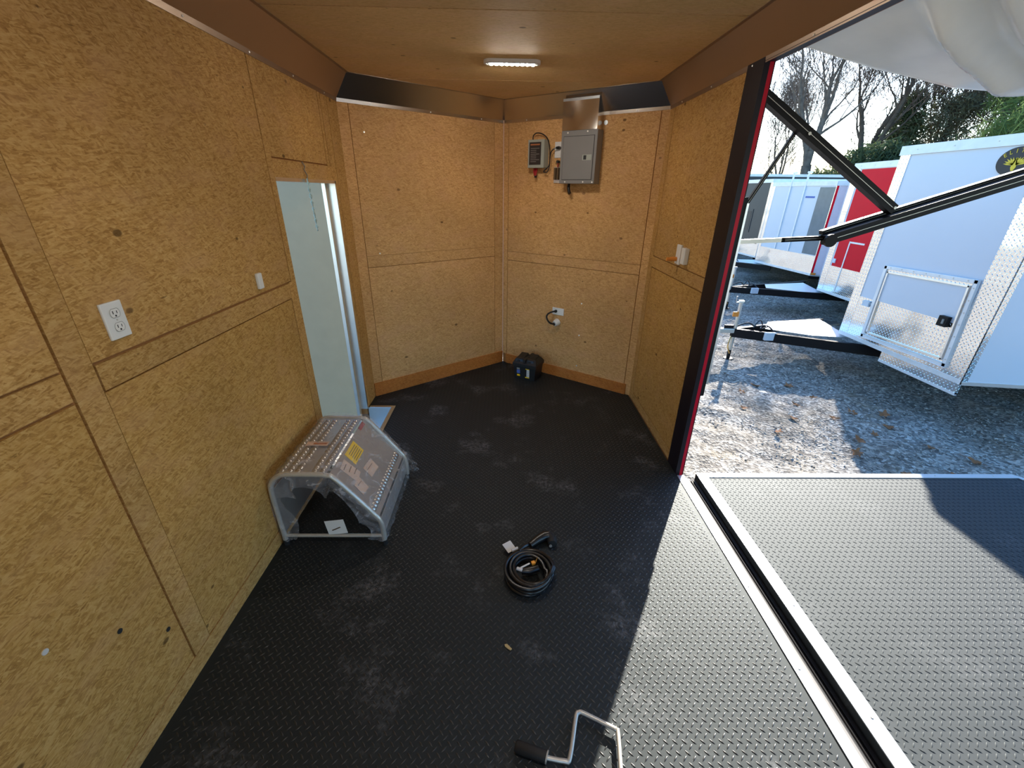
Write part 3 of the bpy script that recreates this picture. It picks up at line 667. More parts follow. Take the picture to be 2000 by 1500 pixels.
pts = [nosept(*p) for p in [(.333, 2.095, .04), (.340, 2.128, .045), (.375, 2.145, .05), (.430, 2.135, .05), (.480, 2.10, .05), (.505, 2.03, .05), (.510, 1.95, .05), (.508, 1.89, .05), (.490, 1.855, .05), (.462, 1.853, .05), (.458, 1.862, .05), (.490, 1.885, .05), (.508, 1.91, .05), (.512, 1.96, .05), (.520, 2.0, .05), (.545, 2.025, .045), (.575, 2.033, .03)]]
def spline(P, n=6):
    o = []
    for i in range(len(P) - 1):
        p0 = P[max(i - 1, 0)]; p1 = P[i]; p2 = P[i + 1]; p3 = P[min(i + 2, len(P) - 1)]
        for k in range(n):
            t = k / n; o.append(.5 * ((2 * p1) + (-p0 + p2) * t + (2 * p0 - 5 * p1 + 4 * p2 - p3) * t * t + (-p0 + 3 * p1 - 3 * p2 + p3) * t ** 3))
    return o + [P[-1]]
MB().tube(spline(pts), .0045, 7).build('power_cord', 'cord', cg, smooth=True)
MB().tube([nosept(.560, 2.03, .045), nosept(.578, 2.032, .03), nosept(.578, 2.032, .008)], [.008, .013, .013], 8).build('plug', 'cord', cg)
# lower nose outlet with looped cable and grommet
o = nose_outlet('wall_plate', .592, .714, .630, .697, 'white wall plate laid sideways, low on the right nose wall', 'wall plate')
m = MB(); m.disc(nosept(.632, .664, .007), NR, .014, .012, 12); m.build('strain_relief', 'slot', o)
m = MB(); m.disc(nosept(.672, .664, .007), NR, .003, .002, 8); m.build('screw', 'steel', o)
gm = empty('cable_grommet', nosept(.650, .56, 0), 'round white grommet in the wall below the sideways plate', 'grommet')
MB().tube([nosept(.652, .560, 0), nosept(.648, .555, .02), nosept(.640, .548, .04)], [.036, .034, .026], 18).build('cap', 'white', gm, smooth=True)
MB().tube([nosept(.637, .545, .039), nosept(.636, .544, .043)], [.015, .015], 12).build('bore', 'slot', gm)
lp = [nosept(*p) for p in [(.635, .664, .015), (.612, .662, .04), (.578, .640, .06), (.565, .610, .065), (.580, .575, .065), (.606, .553, .06), (.632, .545, .044)]]
setprops(MB().tube(spline(lp), .0085, 8).build('looped_cable', 'cord', smooth=True), 'thick black cable looping from wall plate to round grommet', 'cable')
for i, (s_, z) in enumerate([(.889, .774), (.890, .470), (.890, .161)]):
    m = MB(); m.disc(nosept(s_, z, .0), NR, .007, .003, 10); m.build('screw', 'screw', bpy.data.objects['wall_front_right'])
for (s_, z) in ((.171, 2.073), (.188, 1.228)):
    p = Vector((A2.x + dl.x * s_, A2.y + dl.y * s_, z)); m = MB(); m.disc(p, (nl.x, nl.y, 0), .006, .003, 10); m.build('screw', 'screw', bpy.data.objects['wall_front_left'])
# left wall outlet
wo = empty('duplex_outlet', (XL, 1.228, 1.335), 'large white duplex outlet on the left wall', 'outlet')
m = MB(); m.obox((XL + .004, 1.228, 1.335), (0, 1, 0), (0, 0, 1), (1, 0, 0), .072, .108, .008, .003); m.build('cover_plate', 'white', wo)
for z in (1.356, 1.315):
    m = MB(); m.prism([(XL + .008, p[0], p[1]) for p in oval(1.230, z, 0, .034, .034)], (.0018, 0, 0))
    q = MB(); q.prism([(XL + .008, 1.230 + .0165 * math.cos(a) * 1, z + max(-.0125, min(.0125, .0165 * math.sin(a)))) for a in np.linspace(0, 2 * math.pi, 21)[:-1]], (.0018, 0, 0)); rc = q.build('receptacle', 'lens_clear', wo)
    s_ = MB(); s_.box(XL + .0098, XL + .0103, 1.222, 1.2245, z - .002, z + .007); s_.box(XL + .0098, XL + .0103, 1.2355, 1.2375, z - .002, z + .006); s_.disc((XL + .0098, 1.230, z - .008), (1, 0, 0), .0028, .0005, 8)
    e = MB(); e.tube([(XL + .0098, 1.230 + .0168 * math.cos(a), z + max(-.0128, min(.0128, .0168 * math.sin(a)))) for a in np.linspace(0, 2 * math.pi, 21)[:-1]], .0006, 4, closed=True)
    s_.build('slots', 'slot', rc); e.build('rim', 'grey_print', rc)
m = MB(); m.disc((XL + .008, 1.230, 1.3355), (1, 0, 0), .0025, .0012, 8); m.build('screw', 'steel', wo)
rs = empty('door_sensor', (XL, 2.010, 1.30), 'small white rounded box on the wall near the side door', 'sensor')
m = MB(); m.obox((XL + .008, 2.010, 1.300), (0, 1, 0), (0, 0, 1), (1, 0, 0), .036, .072, .016, .005); m.build('case', 'white', rs)
m = MB(); m.obox((XL + .0165, 2.010, 1.290), (0, 1, 0), (0, 0, 1), (1, 0, 0), .022, .028, .0015); m.build('button', 'lens_clear', rs)
# left wall screws / knots
for (y, z, mt) in ((.70, .62, 'screw'), (.86, .47, 'slot'), (.985, .30, 'slot')):
    m = MB(); m.disc((XL, y, z), (1, 0, 0), .008, .0025, 12); m.build('screw', mt, bpy.data.objects['wall_left'])
# right wall devices
rp_ = empty('switch_plate', (XR, 2.87, 1.33), 'tall white wall plate on the right wall with an orange plug', 'wall plate')
m = MB(); m.obox((XR - .006, 2.872, 1.335), (0, 1, 0), (0, 0, 1), (1, 0, 0), .075, .125, .012, .003); m.build('cover_plate', 'white', rp_)
pg = empty('orange_plug', (XR - .03, 2.88, 1.30), 'orange plug sticking out of the tall plate on the right wall', 'plug')
MB().tube([(XR - .012, 2.885, 1.305), (XR - .045, 2.885, 1.305), (XR - .07, 2.885, 1.303)], [.014, .014, .010], 10).build('body', 'orange', pg)
MB().tube([(XR - .07, 2.885, 1.303), (XR - .078, 2.885, 1.303)], [.0125, .0125], 10).build('collar', 'orange', pg)
rb = empty('control_box', (XR, 2.74, 1.35), 'small raised white box right of the orange plug', 'control box')
m = MB(); m.obox((XR - .015, 2.752, 1.340), (0, 1, 0), (0, 0, 1), (1, 0, 0), .060, .10, .030, .006); m.build('case', 'white', rb)
m = MB(); m.obox((XR - .0305, 2.752, 1.345), (0, 1, 0), (0, 0, 1), (1, 0, 0), .036, .06, .002); m.build('faceplate', 'lens_clear', rb)

# battery box
def battery():
    ax = Vector((.21, -.107, 0)).normalized(); ay = Vector((-ax.y, ax.x, 0)); c = Vector((.088, 3.849, 0)) + ax * .118 + ay * .105
    t = empty('battery_box', c, 'black plastic battery box with labels at the foot of the nose', 'battery box')
    W_, D_, H_ = .235, .20, .150
    m = MB()
    def fr(w, d, z, zc=0): return [c + ax * (sx * w / 2) + ay * (sy * d / 2) + UP * z for sx, sy in ((-1, -1), (1, -1), (1, 1), (-1, 1))]
    lo, hi = fr(W_ * .90, D_ * .88, 0), fr(W_, D_ * .96, H_)
    m.add(lo + hi, [(3, 2, 1, 0), (4, 5, 6, 7), (0, 1, 5, 4), (1, 2, 6, 5), (2, 3, 7, 6), (3, 0, 4, 7)]); m.build('tub', 'batt', t)
    l0, l1, l2, l3 = fr(W_ + .014, D_ + .012, H_ - .012), fr(W_ + .014, D_ + .012, H_ + .016), fr(W_ - .03, D_ - .07, H_ + .062), None
    m = MB(); m.add(l0 + l1 + l2, [(3, 2, 1, 0), (0, 1, 5, 4), (1, 2, 6, 5), (2, 3, 7, 6), (3, 0, 4, 7), (4, 5, 9, 8), (5, 6, 10, 9), (6, 7, 11, 10), (7, 4, 8, 11), (8, 9, 10, 11)]); lid = m.build('lid', 'batt', t)
    for sx in (-.062, .052):   # two raised humps with recesses over the front slope
        q = MB(); b0 = [c + ax * (sx + dx) + ay * dy + UP * z for dx, dy, z in ((-.045, -.100, H_ + .012), (.045, -.100, H_ + .012), (.045, .060, H_ + .06), (-.045, .060, H_ + .06))]
        t0 = [c + ax * (sx + dx) + ay * dy + UP * z for dx, dy, z in ((-.034, -.080, H_ + .055), (.034, -.080, H_ + .055), (.034, .050, H_ + .082), (-.034, .050, H_ + .082))]
        q.add(b0 + t0, [(3, 2, 1, 0), (4, 5, 6, 7), (0, 1, 5, 4), (1, 2, 6, 5), (2, 3, 7, 6), (3, 0, 4, 7)]); hm = q.build('hump', 'batt', t)
        q = MB(); q.obox(c + ax * (sx - .008) + ay * -.094 + UP * (H_ + .034), ax, UP, ay, .024, .034, .004); q.build('recess', 'slot', hm)
    q = MB(); q.obox(c + UP * (H_ + .05), ax, ay, UP, .024, D_ + .02, .03, .004); q.build('strap_channel', 'rubber', t)
    y0 = -D_ * .5 * .905
    def dec(s0, s1, z0, z1, mt, nm, par=t):
        k = (z0 + z1) / 2 / H_; yy = -(D_ * (.88 + .08 * k)) / 2 - .0012
        q = MB(); q.obox(c + ax * (s0 + s1) / 2 + ay * yy + UP * (z0 + z1) / 2, ax, UP, ay, s1 - s0, z1 - z0, .0018); return q.build(nm, mt, par)
    dec(-.082, -.050, .100, .118, 'grey_print', 'size_label'); dec(-.082, -.048, .060, .096, 'blue_print', 'blue_label'); dec(-.080, -.048, .030, .047, 'yellow', 'yellow_label')
    dec(.012, .052, .112, .120, 'yellow', 'yellow_label'); dec(.024, .052, .034, .112, 'white', 'barcode_label'); dec(.008, .052, .022, .032, 'yellow', 'yellow_label')
    q = MB()
    for i in range(7): q.obox(c + ax * .038 + ay * (-(D_ * .92) / 2 - .0028) + UP * (.040 + i * .010), ax, UP, ay, .020, .004, .0008)
    q.build('print_lines', 'grey_print', t)
battery()

# coiled power cord
def coil():
    cx, cy = .131, 1.470; r = .0088
    t = empty('coiled_power_cord', (cx, cy, 0), 'coiled thick black power cord lying on the floor', 'cord')
    P = []; turns = 9; n = turns * 36; R0, R1 = .100, .118
    for i in range(n + 1):
        a = 2 * math.pi * i / 36; k = int(i / 36); lay = k // 3; inl = k % 3; u = i / 36 - k
        R = .112 - .018 * inl + (.018 * (1 - u) if inl == 0 and lay > 0 else 0) * 0 + .004 * math.sin(a * 2 + k)
        if inl == 0: Rn = .112
        Rcur = .114 - .0185 * inl; nxt = .114 - .0185 * ((inl + 1) % 3)
        R = Rcur + (nxt - Rcur) * max(0, (u - .75) * 4) + .004 * math.sin(2 * a + k * 1.3)
        zc = .010 + lay * .0155; zn = .010 + ((k + 1) // 3) * .0155; z = zc + (zn - zc) * max(0, (u - .75) * 4)
        P.append(Vector((cx + R * math.cos(a) * 1.0 + .003 * math.sin(k * 2.1), cy + R * math.sin(a) * 1.06, z)))
    MB().tube(P, r, 9).build('coil', 'cord', t, smooth=True)
    # far end: thick moulded plug lying behind the coil
    e = spline([Vector(p) for p in [(cx - .05, cy + .105, .045), (cx - .02, cy + .15, .03), (cx + .03, cy + .19, .02), (cx + .075, cy + .215, .024)]])
    MB().tube(e, .0095, 9).build('cord_tail', 'cord', t, smooth=True)
    MB().tube([(cx + .01, cy + .165, .024), (cx + .05, cy + .20, .026), (cx + .09, cy + .225, .030), (cx + .115, cy + .225, .034)], [.016, .022, .026, .024], 12).build('connector', 'cord', t, smooth=True)
    MB().tube([(cx + .112, cy + .238, .020), (cx + .128, cy + .205, .020), (cx + .128, cy + .175, .022)], [.026, .028, .022], 12).build('connector_cap', 'rubber', t, smooth=True)
    q = MB(); q.disc((cx + .118, cy + .168, .018), (0, -1, .2), .008, .004, 8); q.build('cap_face', 'grey_print', t)
    m = MB(); m.obox((cx - .098, cy + .150, .030), Vector((.62, .42, 0)).normalized(), Vector((-.5, .75, .15)).normalized(), Vector((0, -.2, 1)).normalized(), .050, .058, .0015); m.build('paper_tag', 'white', t)
    m = MB(); m.tube([(cx - .085, cy + .118, .036), (cx - .055, cy + .132, .040)], [.008, .008], 8); m.build('tag_sleeve', 'white', t)
    # inner end with brass prongs resting in the middle
    MB().tube([(cx - .040, cy - .004, .030), (cx + .0, cy - .004, .032), (cx + .042, cy + .010, .034)], [.014, .020, .017], 12).build('plug', 'cord', t, smooth=True)
    m = MB(); m.tube([(cx - .062, cy + .004, .040), (cx - .036, cy - .008, .040)], [.0085, .0085], 8); m.build('white_sleeve', 'white', t)
    m = MB(); m.obox((cx - .022, cy + .012, .050), Vector((1, .5, .1)).normalized(), Vector((-.5, 1, 0)).normalized(), (0, 0, 1), .05, .008, .002); m.build('white_tie', 'white', t)
    m = MB(); m.obox((cx + .018, cy + .026, .052), Vector((1, .3, 0)).normalized(), Vector((-.3, 1, 0)).normalized(), (0, 0, 1), .020, .018, .012, .002); m.build('prong_cap', 'copper', t)
    for k in range(3): m = MB(); m.obox((cx + .030 + .006 * (k == 2), cy + .022 + .010 * k, .056), Vector((.5, 1, .3)).normalized(), Vector((0, 0, 1)), Vector((1, -.5, 0)).normalized(), .022, .006, .0018); m.build('prong', 'brass', t)
coil()
# wood chip
m = MB(); m.prism([(.010, 1.122, .0020), (.020, 1.124, .0020), (.032, 1.112, .0020), (.040, 1.103, .002), (.034, 1.098, .002), (.024, 1.104, .0020), (.012, 1.114, .0020)], (0, 0, .004))
setprops(m.build('wood_chip', 'wood_chip'), 'small pale wood chip lying on the black floor', 'wood chip')
# crank handle
ck = empty('crank_handle', (.25, .78, 0), 'bent metal crank handle with black grip lying on the floor', 'crank handle')
cp = [(.130, .738, .020), (.205, .725, .020), (.225, .735, .020), (.262, .850, .020), (.274, .864, .020), (.292, .862, .020), (.375, .822, .020), (.392, .812, .020), (.398, .796, .021), (.366, .60, .024), (.350, .48, .026)]
rp2 = []
P = spline([Vector(p) for p in cp], 4)
MB().tube(P, .0075, 10).build('rod', 'steel', ck, smooth=True)
MB().tube([(.148, .735, .022), (.052, .765, .022), (.046, .767, .022)], [.0185, .0185, .014], 14).build('grip', 'rubber', ck, smooth=True)
MB().tube([(.151, .734, .022), (.147, .7355, .022)], [.0188, .0188], 14).build('grip_collar', 'steel', ck)

# ---- film-wrapped aluminium step
def step():
    t = empty('wrapped_metal_step', (-.89, 1.95, 0), 'film-wrapped aluminium step against the left wall with yellow sticker', 'step')
    # profile in x,z from floor at the wall side over the top to the front foot
    pr = [(-1.135, 0), (-1.140, .20), (-1.142, .34), (-1.128, .395), (-1.095, .428), (-1.05, .442), (-.90, .442), (-.855, .436), (-.815, .412), (-.66, .205), (-.632, .160), (-.622, .11), (-.622, .0)]
    y0, y1 = 1.672, 2.235
    def loop(y): return [Vector((x, y, max(z, .012))) for x, z in pr]
    for y in (y0, y1): MB().tube(spline(loop(y), 4), .013, 10).build('end_frame', 'steel', t, smooth=True)
    for y in (y0, y1):
        MB().tube([(-1.135, y, .055), (-.624, y, .055)], .009, 8).build('cross_bar', 'steel', t, smooth=True)
        for x in (-1.135, -.622): q = MB(); q.tube([(x, y, 0), (x, y, .03)], [.017, .016], 10); q.build('foot', 'rubber', t)
    # sheet: top deck and sloping front
    def sheet(p0, p1, nm, mt, ins=.004):
        (xa, za), (xb, zb) = p0, p1; m = MB(); d = Vector((xb - xa, 0, zb - za)); n = Vector((-d.z, 0, d.x)).normalized()
        m.prism([Vector((xa, y0, za)), Vector((xb, y0, zb)), Vector((xb, y0, zb)) + n * ins, Vector((xa, y0, za)) + n * ins], (0, y1 - y0, 0)); return m.build(nm, mt, t)
    sheet((-1.142, .34), (-1.142 + .0, .06), 'back_sheet', 'stepmetal')
    dk = sheet((-1.09, .438), (-.86, .438), 'top_tread', 'stepmetal'); sl = sheet((-.85, .436), (-.64, .17), 'sloping_front', 'stepmetal')
    sheet((-.632, .158), (-.622, .065), 'front_lip', 'stepmetal')
    # serrated teeth in rows, punched out of the top and the front edge
    V = []; F = []
    def tooth(c, ax, n, L_=.026, w=.0085, h=.012):
        k = len(V); c = Vector(c); ax = Vector(ax); b = n.cross(ax); 
        for p in (c - ax * L_ / 2 - b * w, c + ax * L_ / 2 - b * w, c + ax * L_ / 2 + b * w, c - ax * L_ / 2 + b * w, c - ax * L_ * .3 + n * h, c + ax * L_ * .3 + n * h): V.append(tuple(p))
        F.extend([(k, k + 1, k + 5), (k, k + 5, k + 4), (k + 1, k + 2, k + 5), (k + 2, k + 3, k + 4), (k + 2, k + 4, k + 5), (k + 3, k, k + 4)])
    for y in np.arange(y0 + .03, y1 - .02, .027):
        for x in (-1.085, -1.045, -1.005, -.925, -.885): tooth((x, y, .442), (1, 0, 0), Vector((0, 0, 1)))
    dv = Vector((.21, 0, -.266)).normalized(); nv = Vector((.266, 0, .21)).normalized()
    for y in np.arange(y0 + .03, y1 - .02, .027): tooth(Vector((-.668, y, .2065)) + nv * .004, dv, nv, .036, .008, .012)
    th = npmesh('tread_teeth', np.array(V), np.array(F), 'tooth', t); th['kind'] = 'stuff'
    # stickers on slope: coordinates (u along y, v down the slope)
    def stk(u, v, lu, lv, rot, mt, nm, par=t, lift=.006):
        c = Vector((-.85, u, .436)) + dv * v + nv * lift; a = Vector((0, 1, 0)); ca, sa = math.cos(rot), math.sin(rot)
        m = MB(); m.obox(c, a * ca + dv * sa, dv * ca - a * sa, nv, lu, lv, .0012); return m.build(nm, mt, par)
    yl = stk(1.93, .055, .135, .080, .0, 'yellow', 'warning_sticker')
    for i in range(5): stk(1.935, .034 + i * .0125, .095, .0035, 0, 'print_dark', 'text_line', yl, .0072)
    stk(1.865, .020 + .0, .0, .0, 0, 'print_dark', 'x') if False else None
    s2 = stk(1.80, .085, .075, .115, -.1, 'card', 'paper_label'); 
    for i in range(3): stk(1.79 + .015 * i, .05 + i * .03, .045, .004, -.1, 'print_dark', 'text_line', s2, .0072)
    s3 = stk(1.765, .175, .070, .075, .15, 'card', 'paper_label', lift=.0074); stk(1.77, .16, .04, .003, .15, 'print_dark', 'text_line', s3, .0086)
    s4 = stk(1.93, .180, .105, .068, .1, 'card', 'paper_label'); stk(1.925, .17, .07, .003, .1, 'print_dark', 'text_line', s4, .0072)
    stk(2.155, .012, .075, .022, 0, 'red_lead', 'red_sticker')
    m = MB(); m.obox((-1.0, 1.93, .452), (0, 1, 0), (1, 0, 0), (0, 0, 1), .04, .115, .0012); s5 = m.build('paper_label', 'card', t)
    m = MB(); m.obox((-.985, 1.93, .4535), (0, 1, 0), (1, 0, 0), (0, 0, 1), .014, .07, .0012); m.build('text_line', 'orange_print', s5)
    m = MB(); m.obox((-.86, 1.668, .115), Vector((.9, 0, .12)).normalized(), Vector((-.12, 0, .9)).normalized(), (0, 1, 0), .10, .09, .001); s6 = m.build('hanging_tag', 'white', t)
    m = MB(); m.obox((-.86, 1.6665, .105), Vector((.8, 0, .4)).normalized(), Vector((-.4, 0, .8)).normalized(), (0, 1, 0), .05, .006, .001); m.build('text_line', 'print_dark', s6)
    # film: shell offset outward, wrinkled, with covered near end
    prof = spline([Vector((x, 0, max(z, .02))) for x, z in pr], 3); cen = Vector((-.88, 0, .15))
    K = 22; V = []; n = len(prof)
    for j in range(K):
        y = y0 - .012 + (y1 - y0 + .045) * j / (K - 1)
        for i, p in enumerate(prof):
            d = (p - cen).normalized(); w = .013 + .005 * math.sin(j * 1.9 + i * .8) + rng.uniform(-.0025, .0025)
            q = p + d * w; V.append((max(q.x, XL + .004), y + .004 * math.sin(i * 1.3), max(q.z, .014)))
    F = [(j * n + i, j * n + i + 1, (j + 1) * n + i + 1, (j + 1) * n + i) for j in range(K - 1) for i in range(n - 1)]
    npmesh('wrap_film', V, F, 'film', t, smooth=True)
    # near end sheet of film, torn along an arch
    V = []; m_ = 7
    for i, p in enumerate(prof):
        for k in range(m_):
            f = k / (m_ - 1) * (.30 + .10 * math.sin(i * .7)); q = p + (cen - p) * f
            V.append((q.x, y0 - .014 - .006 * math.sin(k * 1.4 + i * .9) - .002 * k, max(q.z, .03)))
    F = [(i * m_ + k, i * m_ + k + 1, (i + 1) * m_ + k + 1, (i + 1) * m_ + k) for i in range(n - 1) for k in range(m_ - 1)]
    npmesh('wrap_film', V, F, 'film', t, smooth=True)
    V = []; F = []  # bunched film on the far front foot
    for i in range(9):
        for k in range(6):
            V.append((-.605 + .05 * (k / 5) + .012 * math.sin(i * 1.7 + k), y1 - .03 + .016 * i * .5 + .01 * math.sin(k * 2), .02 + .2 * (1 - i / 8) * (1 - .4 * k / 5)))
    F = [(i * 6 + k, i * 6 + k + 1, (i + 1) * 6 + k + 1, (i + 1) * 6 + k) for i in range(8) for k in range(5)]
    npmesh('film_fold', V, F, 'film', t, smooth=True)
step()
# door retainer strip hanging on a hook
ht = empty('hanging_zip_strip', (-1.15, 2.70, 1.75), 'clear plastic strip hanging on wire at the side door top', 'strip')
MB().tube([(XL + .006, 2.70, 1.835), (XL + .012, 2.715, 1.81), (XL + .008, 2.705, 1.795), (XL + .014, 2.725, 1.765), (XL + .012, 2.715, 1.745)], .003, 6).build('wire_hook', 'grey_print', ht)
V = []
for i in range(24):
    z = 1.75 - i * .0125; w = .011 + .004 * math.sin(i * 1.9); V += [(XL + .012 + .003 * math.sin(i * 2.3), 2.715 - w + i * .0012, z), (XL + .012 - .003 * math.sin(i * 2.3), 2.715 + w + i * .0012, z)]
M['cyan'] = plain('clear_blue_plastic', (.42, .66, .74), .25, var=.3, scale=60)
o = npmesh('plastic_strip', V, [(2 * i, 2 * i + 1, 2 * i + 3, 2 * i + 2) for i in range(23)], 'cyan', ht)
md = o.modifiers.new('thick', 'SOLIDIFY'); md.thickness = .002

# ================================================================== OUTDOOR THINGS
# awning
aw = empty('patio_awning', (XR + .12, 2.45, .5), 'extended patio awning with grey fabric and black arms', 'awning')
YA = 2.45
def bar(a, b, w, h, nm, mt='blackmet', parent=aw, y=YA):
    a = Vector(a); b = Vector(b); d = (b - a).normalized(); s = Vector((0, 1, 0)); n = d.cross(s).normalized()
    m = MB(); m.obox((a + b) / 2, d, s, n, (b - a).length, w, h); 
    o = m.build(nm, mt, parent)
    q = MB(); q.obox((a + b) / 2 + s * -(w / 2 + .001), d, s, n, (b - a).length * .98, .002, h * .05); q.build('channel_lip', 'steel', o)
    return o
m = MB(); m.box(1.285, 1.302, YA - .03, YA + .03, .60, 1.66); m.build('wall_rail', 'alu', aw)
m = MB(); m.box(1.262, 1.285, YA - .04, YA + .04, .52, 1.69); m.build('wall_rail_back', 'blackmet', aw)
def P2(x, z, dy=0): return (x, YA + dy, z)
bar(P2(1.30, 1.462), P2(1.56, 1.476), .022, .022, 'inner_arm_tube', 'steel'); bar(P2(1.54, 1.475), P2(1.80, 1.490), .022, .024, 'inner_arm')
bar(P2(1.77, 1.478, -.02), P2(3.72, 2.13, -.02), .050, .052, 'main_arm'); bar(P2(1.77, 1.515, .02), P2(3.2, 1.985, .02), .030, .022, 'main_arm_insert')
m = MB(); m.disc(P2(1.785, 1.480, -.045), (0, -1, 0), .034, .015, 14); m.build('pivot', 'blackmet', aw)
bar(P2(1.235, 2.161, -.01), P2(2.100, 1.640, -.01), .045, .048, 'upper_strut')
bar(P2(1.485, 2.000, .025), P2(1.315, 1.655, .025), .016, .016, 'gas_strut')
for x, z in ((1.52, 1.985), (2.09, 1.650)): m = MB(); m.disc(P2(x, z, -.036), (0, -1, 0), .008, .005, 8); m.build('bolt', 'steel', aw)
def fabric():
    xs = np.linspace(1.262, 3.78, 110); ys = np.linspace(-1.0, 2.47, 130); X, Y = np.meshgrid(xs, ys)
    Z = np.interp(X, [1.262, 1.47, 1.80, 2.2, 2.6, 3.2, 3.78], [2.375, 2.345, 2.262, 2.205, 2.185, 2.17, 2.16])
    # diagonal folds running out from the wall
    for (c, w, a) in ((-.03, .055, .085), (-.25, .050, .065), (-.50, .13, .050), (-.9, .16, .04)):
        d = (Y - (1.72 + (X - 1.2) * .535)) - c
        Z = Z - a * np.exp(-(d / w) ** 2) * np.clip((X - 1.26) * 3, 0, 1) * np.clip((3.7 - X) * 1.5, 0, 1) * np.clip((2.50 - Y) / .28, 0, 1) ** 1.2
    Z += .005 * np.sin(X * 7 + Y * 3)
    n, m_ = X.shape; V = np.stack([X, Y, Z], -1).reshape(-1, 3); i = (np.arange(n - 1)[:, None] * m_ + np.arange(m_ - 1)).ravel()
    o = npmesh('fabric', V, np.stack([i, i + 1, i + m_ + 1, i + m_], 1), 'awning', aw, smooth=True)
    md = o.modifiers.new('thick', 'SOLIDIFY'); md.thickness = .003
fabric()
MB().tube([(3.80, -1.02, 2.15), (3.80, 2.50, 2.15)], .045, 16).build('roller_tube', 'alu', aw, smooth=True)
m = MB(); m.box(1.212, 1.262, -1.0, 2.47, 2.285, 2.36); m.build('wall_channel', 'alu_bright', aw)

# ---- trailers
def letter(ch, size, mat, parent, origin, xaxis, yaxis):
    cu = bpy.data.curves.new('letter', 'FONT'); cu.body = ch; cu.size = size; cu.align_x = 'CENTER'; cu.extrude = .001
    tmp = bpy.data.objects.new('tmp_letter', cu); COL.objects.link(tmp); bpy.context.view_layer.update()
    me = bpy.data.meshes.new_from_object(tmp.evaluated_get(bpy.context.evaluated_depsgraph_get())); bpy.data.objects.remove(tmp)
    xa = Vector(xaxis).normalized(); ya = Vector(yaxis).normalized(); za = xa.cross(ya)
    me.transform(Matrix((xa, ya, za)).transposed().to_4x4()); me.materials.clear(); me.materials.append(M[mat])
    o = bpy.data.objects.new('lettering', me); COL.objects.link(o); o.parent = parent; o.location = Vector(origin) - parent_world(parent); return o

def trailer(name_label, tip, cor, sdir, far, z0, z1, skin, side_skin, zplate, group=None, near_w=.24, tip_w=.14, accent=None, hatch=None, ztop=None, length=5.0):
    tip = Vector(tip); cor = Vector(cor); sd = Vector(sdir).normalized(); far = Vector(far)
    c = (tip + cor) / 2
    t = empty('cargo_trailer', (c.x, c.y, GZ), name_label, 'trailer', group)
    e = cor + sd * length; e2 = far + sd * (length - (far - cor).dot(sd))
    q = [tip, cor, e, e2, far]
    m = MB(); m.prism([(p.x, p.y, z0) for p in q], (0, 0, z1 - z0 - .03)); m.cur = 0
    body = m.build('body', [skin], t)
    m = MB(); m.prism([(p.x, p.y, z1 - .075) for p in [tip + (tip - e2) * .0, cor, e, e2, far]], (0, 0, .03))
    fd = Vector((cor - tip)); fl = fd.length; f = fd.normalized(); n = Vector((-f.y, f.x)); n = n if n.x < 0 else -n
    F3 = Vector((f.x, f.y, 0)); N3 = Vector((n.x, n.y, 0)); T3 = Vector((tip.x, tip.y, 0)); C3 = Vector((cor.x, cor.y, 0)); S3 = Vector((sd.x, sd.y, 0)); SN = Vector((sd.y, -sd.x, 0)); SN = SN if SN.y < 0 else -SN
    def fb_(a, b, za, zb, th, nm, mt, par=t, o0=0.0, bev=0.0):
        mm_ = MB(); mm_.obox(T3 + F3 * (a + b) / 2 + UP * (za + zb) / 2 + N3 * (o0 + th / 2), F3, UP, N3, b - a, zb - za, th, bev); return mm_.build(nm, mt, par)
    def sb_(a, b, za, zb, th, nm, mt, par=t, o0=0.0):
        mm_ = MB(); mm_.obox(C3 + S3 * (a + b) / 2 + UP * (za + zb) / 2 + SN * (o0 + th / 2), S3, UP, SN, b - a, zb - za, th); return mm_.build(nm, mt, par)
    sb_(0, length, z0 + .02, z1 - .05, .004, 'side_skin', side_skin)
    # roof rail
    rr = fb_(-.01, fl + .01, z1 - .10, z1, .022, 'roof_rail', 'hatch_white'); sb_(0, length, z1 - .10, z1, .022, 'roof_rail', 'hatch_white')
    for k in range(4): fb_(fl * (.12 + .25 * k), fl * (.12 + .25 * k) + .015, z1 - .055, z1 - .045, .004, 'screw', 'steel', rr, .022)
    # stone guard and corner guards
    if zplate: fb_(0, fl, z0, zplate, .006, 'stone_guard', 'tread')
    fb_(0, tip_w, z0, z1 - .10, .008, 'corner_guard', 'tread'); fb_(fl - near_w, fl, z0, z1 - .10, .008, 'corner_guard', 'tread'); sb_(0, .05, z0, z1 - .10, .008, 'corner_guard', 'tread')
    fb_(0, fl, z0 - .005, z0 + .045, .012, 'bottom_rail', 'hatch_white'); sb_(.0, length, z0 - .01, z0 + .03, .012, 'bottom_rail', 'alu')
    # running gear
    for k in (.48, .62):
        p = C3 + S3 * length * k - SN * .22; w = empty('wheel', (p.x - t.location.x, p.y - t.location.y, .34), parent=t)
        wp = Vector((p.x, p.y, GZ + .34))
        MB().tube([wp + SN * -.10, wp + SN * -.09, wp + SN * .09, wp + SN * .10], [.30, .34, .34, .30], 24).build('tyre', 'rubber', w, smooth=True)
        MB().tube([wp + SN * .101, wp + SN * .085], [.19, .16], 16).build('rim', 'alu', w)
    m = MB(); m.obox(C3 + S3 * (length / 2) - SN * .3 + UP * (z0 - .06), S3, UP, SN, length, .12, .06); m.build('frame_rail', 'blackmet', t)
    return t, fb_, sb_, T3, F3, N3

